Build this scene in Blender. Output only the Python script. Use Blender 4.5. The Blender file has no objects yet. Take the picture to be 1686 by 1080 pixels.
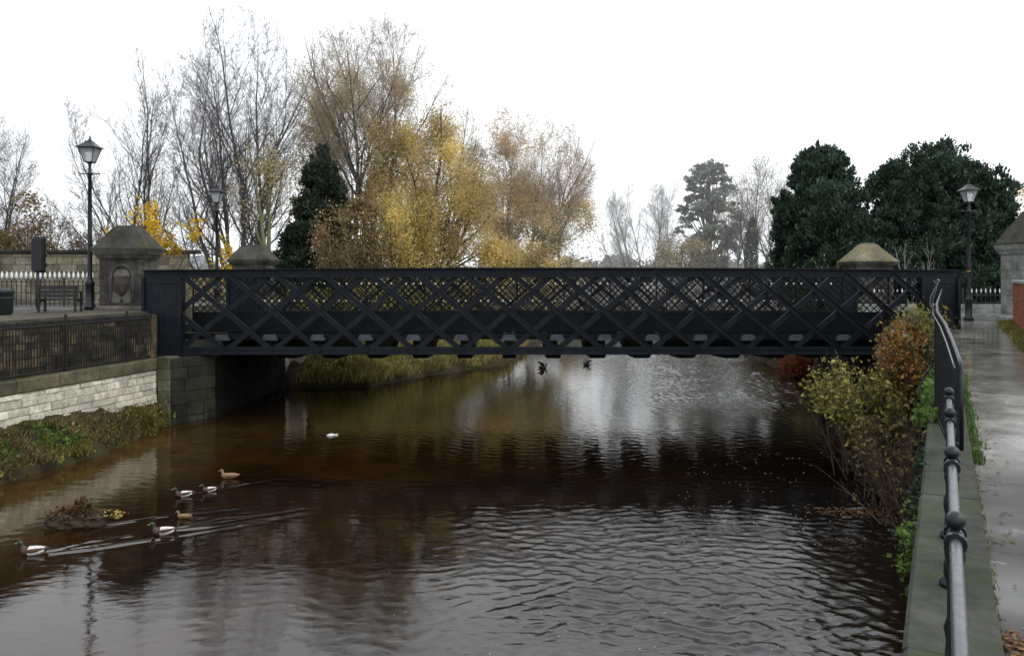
import bpy, bmesh, math, random
import numpy as np
from mathutils import Vector, Matrix
R = math.radians
scene = bpy.context.scene
COL = scene.collection
rng = np.random.default_rng(7)
random.seed(7)

# ------------------------------------------------------------------ survey of the place
EYE = 1.6; F = 1300.0; WZ = -2.9          # eye height over the path, focal length (px), water level
def P(px, py, d):
    return np.array([(px-843)/F*d, d, EYE-(py-455)/F*d])
def G(px, py, z=WZ):                      # point of a horizontal plane
    return P(px, py, (EYE-z)*F/(py-455))

# ------------------------------------------------------------------ materials
def nodes(name):
    m = bpy.data.materials.new(name); m.use_nodes = True
    nt = m.node_tree; nt.nodes.clear()
    out = nt.nodes.new('ShaderNodeOutputMaterial')
    b = nt.nodes.new('ShaderNodeBsdfPrincipled')
    nt.links.new(b.outputs[0], out.inputs[0])
    return m, nt, b, out
def N(nt, t, **k):
    n = nt.nodes.new(t)
    for a, v in k.items():
        if a.startswith('i_'):
            key = a[2:]
            n.inputs[int(key) if key.isdigit() else key].default_value = v
        else: setattr(n, a, v)
    return n
def noise(nt, scale, detail=4, vec=None, rough=.55, dist=0):
    n = N(nt, 'ShaderNodeTexNoise'); n.inputs['Scale'].default_value = scale
    n.inputs['Detail'].default_value = detail; n.inputs['Roughness'].default_value = rough
    n.inputs['Distortion'].default_value = dist
    if vec is None:
        g = N(nt, 'ShaderNodeNewGeometry'); vec = g.outputs['Position']
    nt.links.new(vec, n.inputs['Vector']); return n
def ramp(nt, fac, stops):
    r = N(nt, 'ShaderNodeValToRGB'); e = r.color_ramp.elements
    while len(e) < len(stops): e.new(.5)
    for i, (p, c) in enumerate(stops):
        e[i].position = p; e[i].color = (c[0], c[1], c[2], 1) if hasattr(c, '__len__') else (c, c, c, 1)
    nt.links.new(fac, r.inputs[0]); return r
def mix(nt, fac, a, b, typ='MIX'):
    m = N(nt, 'ShaderNodeMix', data_type='RGBA', blend_type=typ)
    for s, v in ((0, fac), (6, a), (7, b)):
        if hasattr(v, 'is_linked') or hasattr(v, 'links'): nt.links.new(v, m.inputs[s])
        elif s == 0: m.inputs[0].default_value = v
        else: m.inputs[s].default_value = (v[0], v[1], v[2], 1)
    return m.outputs[2]
def bump(nt, b, h, dist=.02, strength=.6):
    n = N(nt, 'ShaderNodeBump'); n.inputs['Distance'].default_value = dist
    n.inputs['Strength'].default_value = strength
    nt.links.new(h, n.inputs['Height']); nt.links.new(n.outputs[0], b.inputs['Normal']); return n

def stone_mat(name, light, dark, moss=(.07,.08,.03), mossamt=.5, island=.35, scale=1.0, rough=.9, topmoss=0.0):
    m, nt, b, o = nodes(name)
    n1 = noise(nt, 1.3*scale, 6); n2 = noise(nt, 9*scale, 5); n3 = noise(nt, 45*scale, 3)
    c = ramp(nt, n1.outputs[0], [(.33, dark), (.62, light)]).outputs[0]
    g = N(nt, 'ShaderNodeNewGeometry')
    ri = ramp(nt, g.outputs['Random Per Island'], [(0, 1-island), (1, 1+island*.4)]).outputs[0]
    c = mix(nt, 1.0, c, ri, 'MULTIPLY')
    sp = ramp(nt, n2.outputs[0], [(.3, .55), (.6, 1.1)]).outputs[0]
    c = mix(nt, .8, c, sp, 'MULTIPLY')
    n4 = noise(nt, 2.3, 6, dist=.5)
    mf = ramp(nt, n4.outputs[0], [(.62-.25*mossamt, 0), (.8-.2*mossamt, mossamt*1.3)]).outputs[0]
    if topmoss:
        sx = N(nt, 'ShaderNodeSeparateXYZ'); nt.links.new(g.outputs['Normal'], sx.inputs[0])
        up = ramp(nt, sx.outputs[2], [(.2, 0), (.9, topmoss)]).outputs[0]
        mf = mix(nt, 1.0, mf, up, 'ADD')
    c = mix(nt, mf, c, moss)
    nt.links.new(c, b.inputs['Base Color']); b.inputs['Roughness'].default_value = rough
    b.inputs['Specular IOR Level'].default_value = .25
    h = mix(nt, .5, n2.outputs[0], n3.outputs[0])
    bump(nt, b, h, .02, .7)
    return m
def paint_mat(name, col, rough=.45, var=.5, rust=0.0, spec=.5, metallic=0):
    m, nt, b, o = nodes(name)
    n1 = noise(nt, 3, 5); n2 = noise(nt, 30, 3)
    c = ramp(nt, n1.outputs[0], [(.3, [x*(1-var) for x in col]), (.7, [x*(1+var) for x in col])]).outputs[0]
    if rust:
        rf = ramp(nt, noise(nt, 6, 6).outputs[0], [(.58, 0), (.72, rust)]).outputs[0]
        c = mix(nt, rf, c, (.06, .025, .012))
    if name == 'bridge_paint':
        gp = N(nt, 'ShaderNodeNewGeometry'); mp = N(nt, 'ShaderNodeMapping'); nt.links.new(gp.outputs['Position'], mp.inputs[0]); mp.inputs['Scale'].default_value = (9, 9, .9)
        sf = ramp(nt, noise(nt, 1, 5, mp.outputs[0], .6).outputs[0], [(.52, 0), (.75, .5)]).outputs[0]
        c = mix(nt, sf, c, (.030, .026, .022))
    nt.links.new(c, b.inputs['Base Color'])
    rr = ramp(nt, n2.outputs[0], [(.3, rough*.75), (.7, min(1, rough*1.3))]).outputs[0]
    nt.links.new(rr, b.inputs['Roughness'])
    b.inputs['Specular IOR Level'].default_value = spec; b.inputs['Metallic'].default_value = metallic
    bump(nt, b, n2.outputs[0], .003, .4)
    return m
def leaf_mat(name, cols, trans=.35, rough=.75, big=.35, gradient=None):
    m, nt, b, o = nodes(name)
    g = N(nt, 'ShaderNodeNewGeometry')
    k = len(cols)
    c = ramp(nt, g.outputs['Random Per Island'], [((i+.5)/k, cols[i]) for i in range(k)]).outputs[0]
    n1 = noise(nt, big, 3)
    v = ramp(nt, n1.outputs[0], [(.35, .62), (.65, 1.25)]).outputs[0]
    c = mix(nt, 1, c, v, 'MULTIPLY')
    nt.links.new(c, b.inputs['Base Color']); b.inputs['Roughness'].default_value = rough
    b.inputs['Specular IOR Level'].default_value = .2
    if trans > 0:
        t = N(nt, 'ShaderNodeBsdfTranslucent'); nt.links.new(c, t.inputs[0])
        ms = N(nt, 'ShaderNodeMixShader'); ms.inputs[0].default_value = trans
        nt.links.new(b.outputs[0], ms.inputs[1]); nt.links.new(t.outputs[0], ms.inputs[2])
        nt.links.new(ms.outputs[0], o.inputs[0])
    return m
def bark_mat(name, a, b_, moss=None, mossamt=.5):
    m, nt, b, o = nodes(name)
    c = ramp(nt, noise(nt, 2.2, 5).outputs[0], [(.3, a), (.7, b_)]).outputs[0]
    if moss is not None:
        mf = ramp(nt, noise(nt, 1.1, 4).outputs[0], [(.4, 0), (.6, mossamt)]).outputs[0]
        c = mix(nt, mf, c, moss)
    nt.links.new(c, b.inputs['Base Color']); b.inputs['Roughness'].default_value = .9
    b.inputs['Specular IOR Level'].default_value = .15
    return m

M = {}
M['iron'] = paint_mat('bridge_paint', (.0042, .0078, .0130), .5, .35, .10, .22)
M['iron_in'] = paint_mat('bridge_paint_inner', (.0035, .0055, .0075), .6, .35, .1, .2)
M['pad'] = paint_mat('galvanised', (.042, .048, .06), .5, .3)
M['black'] = paint_mat('black_paint', (.008, .010, .013), .38, .3, 0, .4)
M['fenceblack'] = paint_mat('weathered_black', (.012, .012, .012), .6, .4, .5)
M['rail'] = paint_mat('rail_paint', (.045, .048, .060), .32, .45, .35, .8)
M['light_dot'] = paint_mat('light_dot_paint', (.62, .62, .58), .4, .25)
M['white'] = paint_mat('white_paint', (.72, .73, .74), .5, .12)
M['cream_stone'] = stone_mat('cream_stone', (.80, .76, .64), (.52, .49, .40), (.14, .14, .07), .22, .35)
M['rough_stone'] = stone_mat('rough_stone', (.26, .20, .12), (.05, .04, .026), (.03, .035, .015), .75, .75)
M['coping'] = stone_mat('coping_stone', (.19, .17, .11), (.08, .075, .05), (.05, .06, .022), .5, .3, topmoss=.3)
M['quoin'] = stone_mat('quoin_stone', (.17, .165, .11), (.05, .05, .033), (.07, .09, .03), .6, .4)
M['abut'] = stone_mat('abutment_stone', (.045, .044, .033), (.009, .009, .008), (.022, .027, .011), .6, .5)
M['underbridge_shade'] = stone_mat('shade_black_stone', (.010, .010, .009), (.003, .003, .003), (.008, .009, .005), .4, .4)  # shade under the bridge put into the stone colour, near black
M['pier'] = stone_mat('pier_stone', (.13, .12, .105), (.035, .034, .032), (.05, .055, .03), .5, .35)
M['pier_side'] = M['pier']
M['cap'] = stone_mat('cap_stone', (.065, .065, .055), (.028, .028, .024), (.08, .085, .045), .5, .25, topmoss=.08)
M['cap_moss'] = stone_mat('cap_mossy', (.24, .21, .15), (.10, .09, .07), (.15, .145, .05), .6, .25, topmoss=.15)
M['wallfar'] = stone_mat('far_wall_stone', (.30, .27, .20), (.15, .14, .10), (.09, .09, .05), .5, .45)
M['pale'] = stone_mat('pale_stone', (.34, .35, .33), (.17, .18, .16), (.10, .13, .07), .45, .2)
M['riverwall'] = stone_mat('river_wall_coping', (.070, .072, .060), (.026, .029, .022), (.038, .052, .012), .6, .25)
M['carve'] = stone_mat('carved_stone', (.09, .08, .075), (.03, .028, .028), (.05, .05, .03), .2, .3)
M['carve_light'] = stone_mat('carved_pale', (.17, .16, .135), (.09, .085, .07), (.1, .1, .05), .1, .3)
M['brickred'] = stone_mat('red_brick', (.36, .10, .045), (.20, .07, .04), (.10, .10, .04), .5, .5)
M['slate'] = stone_mat('slate_roof', (.5, .53, .58), (.38, .4, .45), (.3, .3, .25), .1, .15)
M['ground'] = stone_mat('ground_earth', (.09, .08, .06), (.045, .04, .03), (.06, .065, .03), .5, 0)
M['bed'] = stone_mat('river_bed', (.05, .035, .02), (.02, .015, .01), (.03, .03, .01), .3, 0)
M['bank'] = stone_mat('bank_earth', (.05, .034, .018), (.015, .011, .007), (.035, .036, .012), .8, 0)

def asphalt():
    m, nt, b, o = nodes('asphalt')
    c = ramp(nt, noise(nt, 1.1, 5).outputs[0], [(.3, (.035, .035, .036)), (.7, (.07, .07, .07))]).outputs[0]
    nt.links.new(c, b.inputs['Base Color'])
    nt.links.new(ramp(nt, noise(nt, .8, 3).outputs[0], [(.4, .2), (.6, .6)]).outputs[0], b.inputs['Roughness'])
    bump(nt, b, noise(nt, 60, 2).outputs[0], .004, .5); return m
M['asphalt'] = asphalt()

def wet_path():
    m, nt, b, o = nodes('wet_concrete_path')
    tc = N(nt, 'ShaderNodeTexCoord')
    sx = N(nt, 'ShaderNodeSeparateXYZ'); nt.links.new(tc.outputs['UV'], sx.inputs[0])
    # slabs laid across the path: tone per slab
    br = N(nt, 'ShaderNodeTexBrick', offset=0); nt.links.new(tc.outputs['UV'], br.inputs['Vector'])
    br.inputs['Scale'].default_value = 1; br.inputs['Brick Width'].default_value = 30
    br.inputs['Row Height'].default_value = 1.9; br.inputs['Mortar Size'].default_value = .012
    br.inputs['Color1'].default_value = (.72, .72, .72, 1); br.inputs['Color2'].default_value = (1.25, 1.25, 1.25, 1)
    br.inputs['Mortar'].default_value = (.3, .3, .28, 1); br.inputs['Bias'].default_value = 0
    n1 = noise(nt, 1.4, 6, rough=.6); n2 = noise(nt, 90, 3); n3 = noise(nt, 7, 5)
    c = ramp(nt, n1.outputs[0], [(.35, (.032, .031, .026)), (.65, (.105, .10, .092))]).outputs[0]
    c = mix(nt, 1, c, br.outputs[0], 'MULTIPLY')
    sp = ramp(nt, n3.outputs[0], [(.35, .7), (.7, 1.15)]).outputs[0]
    c = mix(nt, .7, c, sp, 'MULTIPLY')
    lich = ramp(nt, noise(nt, 3.3, 3, dist=1).outputs[0], [(.69, 0), (.72, .5)]).outputs[0]
    c = mix(nt, lich, c, (.30, .29, .25))
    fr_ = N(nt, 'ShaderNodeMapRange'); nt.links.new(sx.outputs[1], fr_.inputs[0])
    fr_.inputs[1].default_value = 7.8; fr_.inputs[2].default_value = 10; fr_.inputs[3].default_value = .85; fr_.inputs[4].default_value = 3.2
    vm = N(nt, 'ShaderNodeVectorMath', operation='SCALE'); nt.links.new(c, vm.inputs[0]); nt.links.new(fr_.outputs[0], vm.inputs['Scale']); c = vm.outputs[0]  # far slabs lightened: bright sky reflection put into the base colour
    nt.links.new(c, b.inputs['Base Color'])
    # wetter in the far half (x along the path in v)
    wv = noise(nt, .55, 3, rough=.5)
    mr = N(nt, 'ShaderNodeMapRange'); nt.links.new(sx.outputs[1], mr.inputs[0])
    mr.inputs[1].default_value = 6.5; mr.inputs[2].default_value = 12.0; mr.inputs[3].default_value = 0; mr.inputs[4].default_value = .42
    ad = N(nt, 'ShaderNodeMath', operation='ADD'); nt.links.new(wv.outputs[0], ad.inputs[0]); nt.links.new(mr.outputs[0], ad.inputs[1])
    rr = ramp(nt, ad.outputs[0], [(.50, .60), (.66, .10)]).outputs[0]
    nt.links.new(rr, b.inputs['Roughness']); b.inputs['IOR'].default_value = 1.45
    bump(nt, b, mix(nt, .7, n2.outputs[0], n3.outputs[0]), .004, .35)
    return m
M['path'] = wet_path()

def water_mat():
    m, nt, b, o = nodes('peaty_river_water')
    g = N(nt, 'ShaderNodeNewGeometry')
    at = N(nt, 'ShaderNodeAttribute', attribute_name='chop')
    sh = N(nt, 'ShaderNodeAttribute', attribute_name='shallow')
    n1 = noise(nt, .25, 4)
    c = ramp(nt, n1.outputs[0], [(.3, (.0026, .0017, .0011)), (.7, (.0065, .0036, .0019))]).outputs[0]
    sxw = N(nt, 'ShaderNodeSeparateXYZ'); nt.links.new(g.outputs['Position'], sxw.inputs[0])
    wm = N(nt, 'ShaderNodeMapRange'); nt.links.new(sxw.outputs[0], wm.inputs[0])
    wm.inputs[1].default_value = 4.5; wm.inputs[2].default_value = -4.0; wm.inputs[3].default_value = .0; wm.inputs[4].default_value = 1
    brn = ramp(nt, noise(nt, .45, 5, dist=.6).outputs[0], [(.35, (.0060, .0028, .0010)), (.7, (.021, .0096, .0028))]).outputs[0]
    c = mix(nt, wm.outputs[0], c, brn)
    bedn = ramp(nt, noise(nt, 1.3, 5, dist=.8).outputs[0], [(.3, (.022, .012, .0040)), (.7, (.070, .038, .012))]).outputs[0]
    c = mix(nt, sh.outputs['Fac'], c, bedn)
    nt.links.new(c, b.inputs['Base Color'])
    b.inputs['Roughness'].default_value = .02; b.inputs['IOR'].default_value = 1.47
    mp = N(nt, 'ShaderNodeMapping'); nt.links.new(g.outputs['Position'], mp.inputs[0])
    mp.inputs['Rotation'].default_value = (0, 0, R(14)); mp.inputs['Scale'].default_value = (.62, 1.5, 1)
    w1 = noise(nt, 6.5, 4, mp.outputs[0], .6, .8); w2 = noise(nt, 1.3, 3, mp.outputs[0], .5, .3); w3 = noise(nt, 17, 2, mp.outputs[0], .5, .4)
    h = mix(nt, .5, w1.outputs[0], w2.outputs[0]); h = mix(nt, .12, h, w3.outputs[0])
    st = N(nt, 'ShaderNodeMath', operation='MULTIPLY_ADD'); nt.links.new(at.outputs['Fac'], st.inputs[0])
    st.inputs[1].default_value = .42; st.inputs[2].default_value = .03
    bp = N(nt, 'ShaderNodeBump'); bp.inputs['Distance'].default_value = .05
    nt.links.new(st.outputs[0], bp.inputs['Strength']); nt.links.new(h, bp.inputs['Height'])
    nt.links.new(bp.outputs[0], b.inputs['Normal'])
    return m
M['water'] = water_mat()

def glass_mat():
    m, nt, b, o = nodes('lantern_glass')
    c = ramp(nt, noise(nt, 5, 3).outputs[0], [(.3, (.55, .58, .60)), (.7, (.75, .77, .78))]).outputs[0]
    nt.links.new(c, b.inputs['Base Color'])
    b.inputs['Roughness'].default_value = .25
    b.inputs['Transmission Weight'].default_value = .55
    return m
M['glass'] = glass_mat()

# foliage
M['bark_grey'] = bark_mat('bark_grey', (.055, .053, .055), (.12, .115, .115), (.10, .11, .05), .35)
M['bark_green'] = bark_mat('bark_green', (.12, .13, .07), (.24, .25, .14), (.12, .15, .05), .7)
M['bark_brown'] = bark_mat('bark_brown', (.055, .045, .035), (.12, .10, .08), (.08, .09, .04), .35)
M['bark_warm'] = bark_mat('bark_warm', (.12, .085, .045), (.24, .18, .10), (.12, .12, .05), .3)
M['twig_grey'] = bark_mat('twig_grey', (.085, .078, .09), (.15, .135, .145))
M['twig_pale'] = bark_mat('twig_pale', (.24, .20, .17), (.36, .30, .25))
M['twig_warm'] = bark_mat('twig_warm', (.19, .14, .08), (.33, .25, .14))
M['twig_far'] = bark_mat('twig_far', (.22, .21, .21), (.33, .31, .30))  # distance haze put into the twig colour, hence paler
M['twig_brown'] = bark_mat('twig_brown', (.07, .05, .04), (.15, .11, .08))
M['leaf_beige'] = leaf_mat('leaf_beige', [(.48, .40, .24), (.62, .50, .28), (.54, .46, .27), (.42, .33, .18)], .5)
M['leaf_yellow'] = leaf_mat('leaf_yellow', [(.56, .43, .12), (.76, .60, .20), (.66, .51, .15), (.44, .37, .14), (.82, .68, .28)], .5)
M['leaf_gold'] = leaf_mat('leaf_gold', [(.74, .58, .24), (.80, .66, .34), (.68, .50, .22), (.78, .66, .40)], .5)
M['leaf_pink'] = leaf_mat('leaf_pink', [(.66, .50, .33), (.74, .60, .42), (.58, .43, .28)], .5)
M['leaf_bright'] = leaf_mat('leaf_bright', [(.75, .50, .03), (.65, .40, .02), (.80, .58, .08), (.55, .35, .04)])
M['leaf_brown'] = leaf_mat('leaf_brown', [(.17, .12, .065), (.25, .18, .09), (.30, .22, .12), (.13, .095, .05)])
M['leaf_conifer'] = leaf_mat('leaf_conifer', [(.022, .036, .022), (.038, .056, .034), (.06, .082, .05), (.028, .044, .028)], .1, .8, .8)
M['leaf_yew'] = leaf_mat('leaf_yew', [(.018, .038, .027), (.034, .064, .044), (.054, .092, .062), (.026, .050, .036), (.085, .13, .085)], .1, .8, .7)
M['leaf_cedar'] = leaf_mat('leaf_cedar', [(.16, .18, .14), (.21, .23, .18), (.25, .26, .20)], .15, .8, .6)
M['leaf_ivy'] = leaf_mat('leaf_ivy', [(.025, .05, .03), (.045, .08, .045), (.03, .06, .03)], .15, .6, 1)
M['leaf_green'] = leaf_mat('leaf_green', [(.05, .10, .02), (.09, .16, .03), (.12, .19, .04), (.04, .07, .02)], .3, .6, 1)
M['leaf_olive'] = leaf_mat('leaf_olive', [(.13, .14, .03), (.22, .21, .05), (.09, .08, .03), (.28, .25, .07)], .3, .7, 1)
M['leaf_debris'] = leaf_mat('leaf_debris', [(.06, .035, .018), (.11, .065, .03), (.03, .02, .012), (.16, .09, .035)], .1, .8, 3)
M['leaf_litter'] = leaf_mat('leaf_litter', [(.10, .035, .015), (.20, .07, .02), (.06, .03, .015), (.32, .17, .04), (.14, .05, .02)], .1, .5, 2)
M['leaf_bankgrass'] = leaf_mat('leaf_bankgrass', [(.30, .29, .08), (.42, .38, .12), (.22, .20, .06), (.48, .42, .16)], .4, .7, 1)
M['leaf_bush'] = leaf_mat('leaf_bush', [(.06, .07, .02), (.20, .21, .04), (.42, .40, .08), (.12, .08, .035), (.04, .045, .02), (.40, .34, .12)], .3, .6, 1.5)
M['leaf_orange'] = leaf_mat('leaf_orange', [(.30, .13, .035), (.44, .20, .05), (.22, .08, .025), (.40, .27, .07), (.34, .25, .11), (.16, .10, .05)], .3, .7, 2)
M['leaf_straw'] = leaf_mat('leaf_straw', [(.26, .24, .15), (.36, .33, .22), (.18, .20, .10), (.11, .15, .08)], .3, .8, 2)
M['leaf_red'] = leaf_mat('leaf_red', [(.17, .045, .018), (.24, .07, .03), (.13, .045, .02)], .3, .8, 2)
M['leaf_far'] = leaf_mat('leaf_far', [(.22, .20, .15), (.30, .27, .20), (.18, .18, .14)], .2, .9, .2)  # lightened leaves: haze of the distance mixed into their colour
M['leaf_under'] = leaf_mat('undergrowth_leaf', [(.30, .26, .16), (.44, .37, .22), (.22, .20, .12), (.40, .34, .14)], .2, .9, .5)
def flat_mat(name, col, rough=.6):
    m, nt, b, o = nodes(name)
    c = ramp(nt, noise(nt, 20, 3).outputs[0], [(.3, [x*.75 for x in col]), (.7, [min(1, x*1.2) for x in col])]).outputs[0]
    nt.links.new(c, b.inputs['Base Color']); b.inputs['Roughness'].default_value = rough; return m
M['duck_grey'] = flat_mat('duck_flank', (.62, .60, .58)); M['duck_head'] = flat_mat('duck_head_green', (.010, .020, .016), .35)
M['duck_breast'] = flat_mat('duck_breast_brown', (.07, .03, .018)); M['duck_bill'] = flat_mat('duck_bill_yellow', (.24, .20, .07))
M['duck_black'] = flat_mat('duck_tail_black', (.015, .014, .014)); M['duck_brown'] = flat_mat('duck_mottled_brown', (.20, .12, .06))
M['duck_white'] = flat_mat('bird_white', (.75, .73, .70)); M['yellow'] = flat_mat('yellow_plate', (.75, .55, .02))
M['foam'] = flat_mat('foam_fleck', (.6, .6, .58)); M['lens'] = flat_mat('dark_lens', (.02, .02, .02), .3)

# ------------------------------------------------------------------ mesh building
class MB:
    def __init__(s): s.v = []; s.f = []; s.mi = []; s.m = 0
    def add(s, vs, fs):
        o = len(s.v); s.v += [tuple(map(float, v)) for v in vs]
        for f in fs: s.f.append([i+o for i in f]); s.mi.append(s.m)
    def box(s, x0, x1, y0, y1, z0, z1):
        s.add([(x0,y0,z0),(x1,y0,z0),(x1,y1,z0),(x0,y1,z0),(x0,y0,z1),(x1,y0,z1),(x1,y1,z1),(x0,y1,z1)],
              [(0,3,2,1),(4,5,6,7),(0,1,5,4),(1,2,6,5),(2,3,7,6),(3,0,4,7)])
    def bar(s, a, b, w, h, up=(0,0,1)):
        a = Vector(a); b = Vector(b); d = (b-a).normalized(); u = Vector(up)
        r = d.cross(u)
        if r.length < 1e-4: r = d.cross(Vector((0,1,0)))
        r.normalize(); u = r.cross(d).normalized()
        vs = [p+r*(sx*w/2)+u*(sz*h/2) for p in (a, b) for sx, sz in ((-1,-1),(1,-1),(1,1),(-1,1))]
        s.add(vs, [(0,1,2,3),(7,6,5,4),(0,4,5,1),(1,5,6,2),(2,6,7,3),(3,7,4,0)])
    def tube(s, pts, rad, n=8, caps=True):
        pts = [Vector(p) for p in pts]; k = len(pts)
        if not hasattr(rad, '__len__'): rad = [rad]*k
        vs = []; prev = None
        for i, p in enumerate(pts):
            d = (pts[min(i+1, k-1)]-pts[max(i-1, 0)]).normalized()
            if prev is None:
                r = d.cross(Vector((0,0,1)))
                if r.length < 1e-3: r = d.cross(Vector((0,1,0)))
            else: r = prev-d*prev.dot(d)
            r.normalize(); prev = r; u = d.cross(r)
            for j in range(n):
                a = 2*math.pi*j/n; vs.append(p+(r*math.cos(a)+u*math.sin(a))*rad[i])
        fs = [(i*n+j, i*n+(j+1) % n, (i+1)*n+(j+1) % n, (i+1)*n+j) for i in range(k-1) for j in range(n)]
        if caps: fs += [tuple(range(n))[::-1], tuple(range((k-1)*n, k*n))]
        s.add(vs, fs)
    def lathe(s, prof, c=(0,0,0), n=12, rot=0, axis='Z'):
        vs = [];
        for r, z in prof:
            for j in range(n):
                a = rot+2*math.pi*j/n; vs.append((c[0]+r*math.cos(a), c[1]+r*math.sin(a), c[2]+z))
        k = len(prof)
        fs = [(i*n+j, i*n+(j+1) % n, (i+1)*n+(j+1) % n, (i+1)*n+j) for i in range(k-1) for j in range(n)]
        fs += [tuple(range(n))[::-1], tuple(range((k-1)*n, k*n))]
        s.add(vs, fs)
    def prism(s, poly, z0, z1):
        n = len(poly)
        a = sum(poly[i][0]*poly[(i+1) % n][1]-poly[(i+1) % n][0]*poly[i][1] for i in range(n))
        if a < 0: poly = poly[::-1]
        vs = [(x, y, z0) for x, y in poly]+[(x, y, z1) for x, y in poly]
        s.add(vs, [tuple(range(n))[::-1], tuple(range(n, 2*n))]+[(i, (i+1) % n, n+(i+1) % n, n+i) for i in range(n)])
    def block(s, A, u, nrm, a0, a1, z0, z1, d0, d1, ch=.012):
        # a dressed stone: A + u*a + nrm*d, chamfered outer face
        A = Vector(A); u = Vector(u); nn = Vector(nrm)
        def q(a, z, d): return A+u*a+nn*d+Vector((0,0,z))
        vs = [q(a0,z0,d0), q(a1,z0,d0), q(a1,z1,d0), q(a0,z1,d0),
              q(a0,z0,d1-ch), q(a1,z0,d1-ch), q(a1,z1,d1-ch), q(a0,z1,d1-ch),
              q(a0+ch,z0+ch,d1), q(a1-ch,z0+ch,d1), q(a1-ch,z1-ch,d1), q(a0+ch,z1-ch,d1)]
        s.add(vs, [(0,1,5,4),(1,2,6,5),(2,3,7,6),(3,0,4,7),(4,5,9,8),(5,6,10,9),(6,7,11,10),(7,4,8,11),(8,9,10,11),(3,2,1,0)])
    def courses(s, A, B, z0, z1, nrm, hc=.24, lmin=.3, lmax=.75, proud=.02, thick=.25, gap=.012, rnd=None):
        rnd = rnd or random
        A = Vector((A[0], A[1], 0)); B = Vector((B[0], B[1], 0)); L = (B-A).length; u = (B-A)/L
        nn = Vector((nrm[0], nrm[1], 0)).normalized()
        z = z0
        while z < z1-.03:
            h = min(hc*rnd.uniform(.8, 1.2), z1-z)
            if z1-(z+h) < .07: h = z1-z
            a = -rnd.uniform(0, .2)
            while a < L:
                l = rnd.uniform(lmin, lmax)
                a0 = max(a, 0); a1 = min(a+l, L)
                if L-a1 < .1: a1 = L; l = L
                if a1-a0 > .05:
                    s.block(A, u, nn, a0+gap/2, a1-gap/2, z+gap/2, z+h-gap/2, -thick, rnd.uniform(-proud, proud))
                a += l
            z += h
        # mortar core
        s.block(A, u, nn, .003, L-.003, z0+.003, z1-.003, -thick, -proud-.012, .001)
    def build(s, name, mat, parent=None, smooth=False, mats=None):
        me = bpy.data.meshes.new(name); me.from_pydata(s.v, [], s.f)
        for m in (mats or [mat]): me.materials.append(m)
        if mats: me.polygons.foreach_set('material_index', s.mi)
        if smooth: me.polygons.foreach_set('use_smooth', [True]*len(me.polygons))
        me.update()
        return link(name, me, parent)
def link(name, data, parent=None):
    o = bpy.data.objects.new(name, data); COL.objects.link(o)
    if parent is not None: o.parent = parent
    return o
def fast_mesh(name, V, K, nv, mat, parent=None):
    """V (n,3) float, K flat loop indices with nv vertices per face"""
    me = bpy.data.meshes.new(name)
    V = np.ascontiguousarray(V, dtype=np.float32); K = np.ascontiguousarray(K, dtype=np.int32).ravel()
    nf = len(K)//nv
    me.vertices.add(len(V)); me.vertices.foreach_set('co', V.ravel())
    me.loops.add(len(K)); me.loops.foreach_set('vertex_index', K)
    me.polygons.add(nf); me.polygons.foreach_set('loop_start', np.arange(nf, dtype=np.int32)*nv)
    me.update(calc_edges=True); me.materials.append(mat)
    return link(name, me, parent)
def tag(o, label=None, cat=None, group=None, kind=None):
    if label: o['label'] = label
    if cat: o['category'] = cat
    if group: o['group'] = group
    if kind: o['kind'] = kind
    return o
def thing(name, label, cat, loc=(0,0,0), rz=0, group=None):
    o = link(name, None); o.location = loc; o.rotation_euler = (0,0,rz)
    o.empty_display_size = .3
    return tag(o, label, cat, group)
def copy_tree(o, parent=None):
    c = o.copy(); COL.objects.link(c)
    if parent is not None: c.parent = parent
    for ch in list(o.children): copy_tree(ch, c)
    return c
def bevel(o, w=.01, seg=1):
    m = o.modifiers.new('bevel', 'BEVEL'); m.width = w; m.segments = seg; m.limit_method = 'ANGLE'; return o

# ------------------------------------------------------------------ tree tools
def unit(v): return v/np.maximum(np.linalg.norm(v, axis=-1, keepdims=True), 1e-9)
def tubes_mesh(name, segs, mat, parent, sides=4):
    S = np.array(segs, dtype=np.float64)            # p0 p1 r0 r1
    p0, p1, r0, r1 = S[:, :3], S[:, 3:6], S[:, 6], S[:, 7]
    d = unit(p1-p0)
    ref = np.where(np.abs(d[:, 2:3]) > .9, np.array([[1., 0, 0]]), np.array([[0, 0, 1.]]))
    a = unit(np.cross(d, ref)); b = np.cross(d, a)
    n = len(S); V = np.zeros((n, 2*sides, 3))
    for j in range(sides):
        t = 2*math.pi*j/sides; w = a*math.cos(t)+b*math.sin(t)
        V[:, j] = p0+w*r0[:, None]; V[:, sides+j] = p1+d*(r1[:, None]*.3)+w*r1[:, None]
    base = (np.arange(n)*2*sides)[:, None]
    fs = []
    for j in range(sides):
        k = (j+1) % sides; fs.append(np.concatenate([base+j, base+k, base+sides+k, base+sides+j], 1))
    K = np.stack(fs, 1)
    return fast_mesh(name, V.reshape(-1, 3), K, 4, mat, parent)
def leaves_mesh(name, C, size, mat, parent, g, aspect=1.5, droop=0.0, up=None, sizevar=.5):
    n = len(C)
    t = unit(g.normal(size=(n, 3))+np.array([0, 0, -droop]))
    if up is not None: t = unit(t*.7+up)
    b = unit(np.cross(t, g.normal(size=(n, 3))))
    s = size*(1+sizevar*(g.random(n)-.5)*2)
    s = s[:, None]
    V = np.stack([C-t*s*aspect*.5, C+b*s*.5, C+t*s*aspect*.5, C-b*s*.5], 1)
    K = np.arange(4*n)
    return fast_mesh(name, V.reshape(-1, 3), K, 4, mat, parent)

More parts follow.
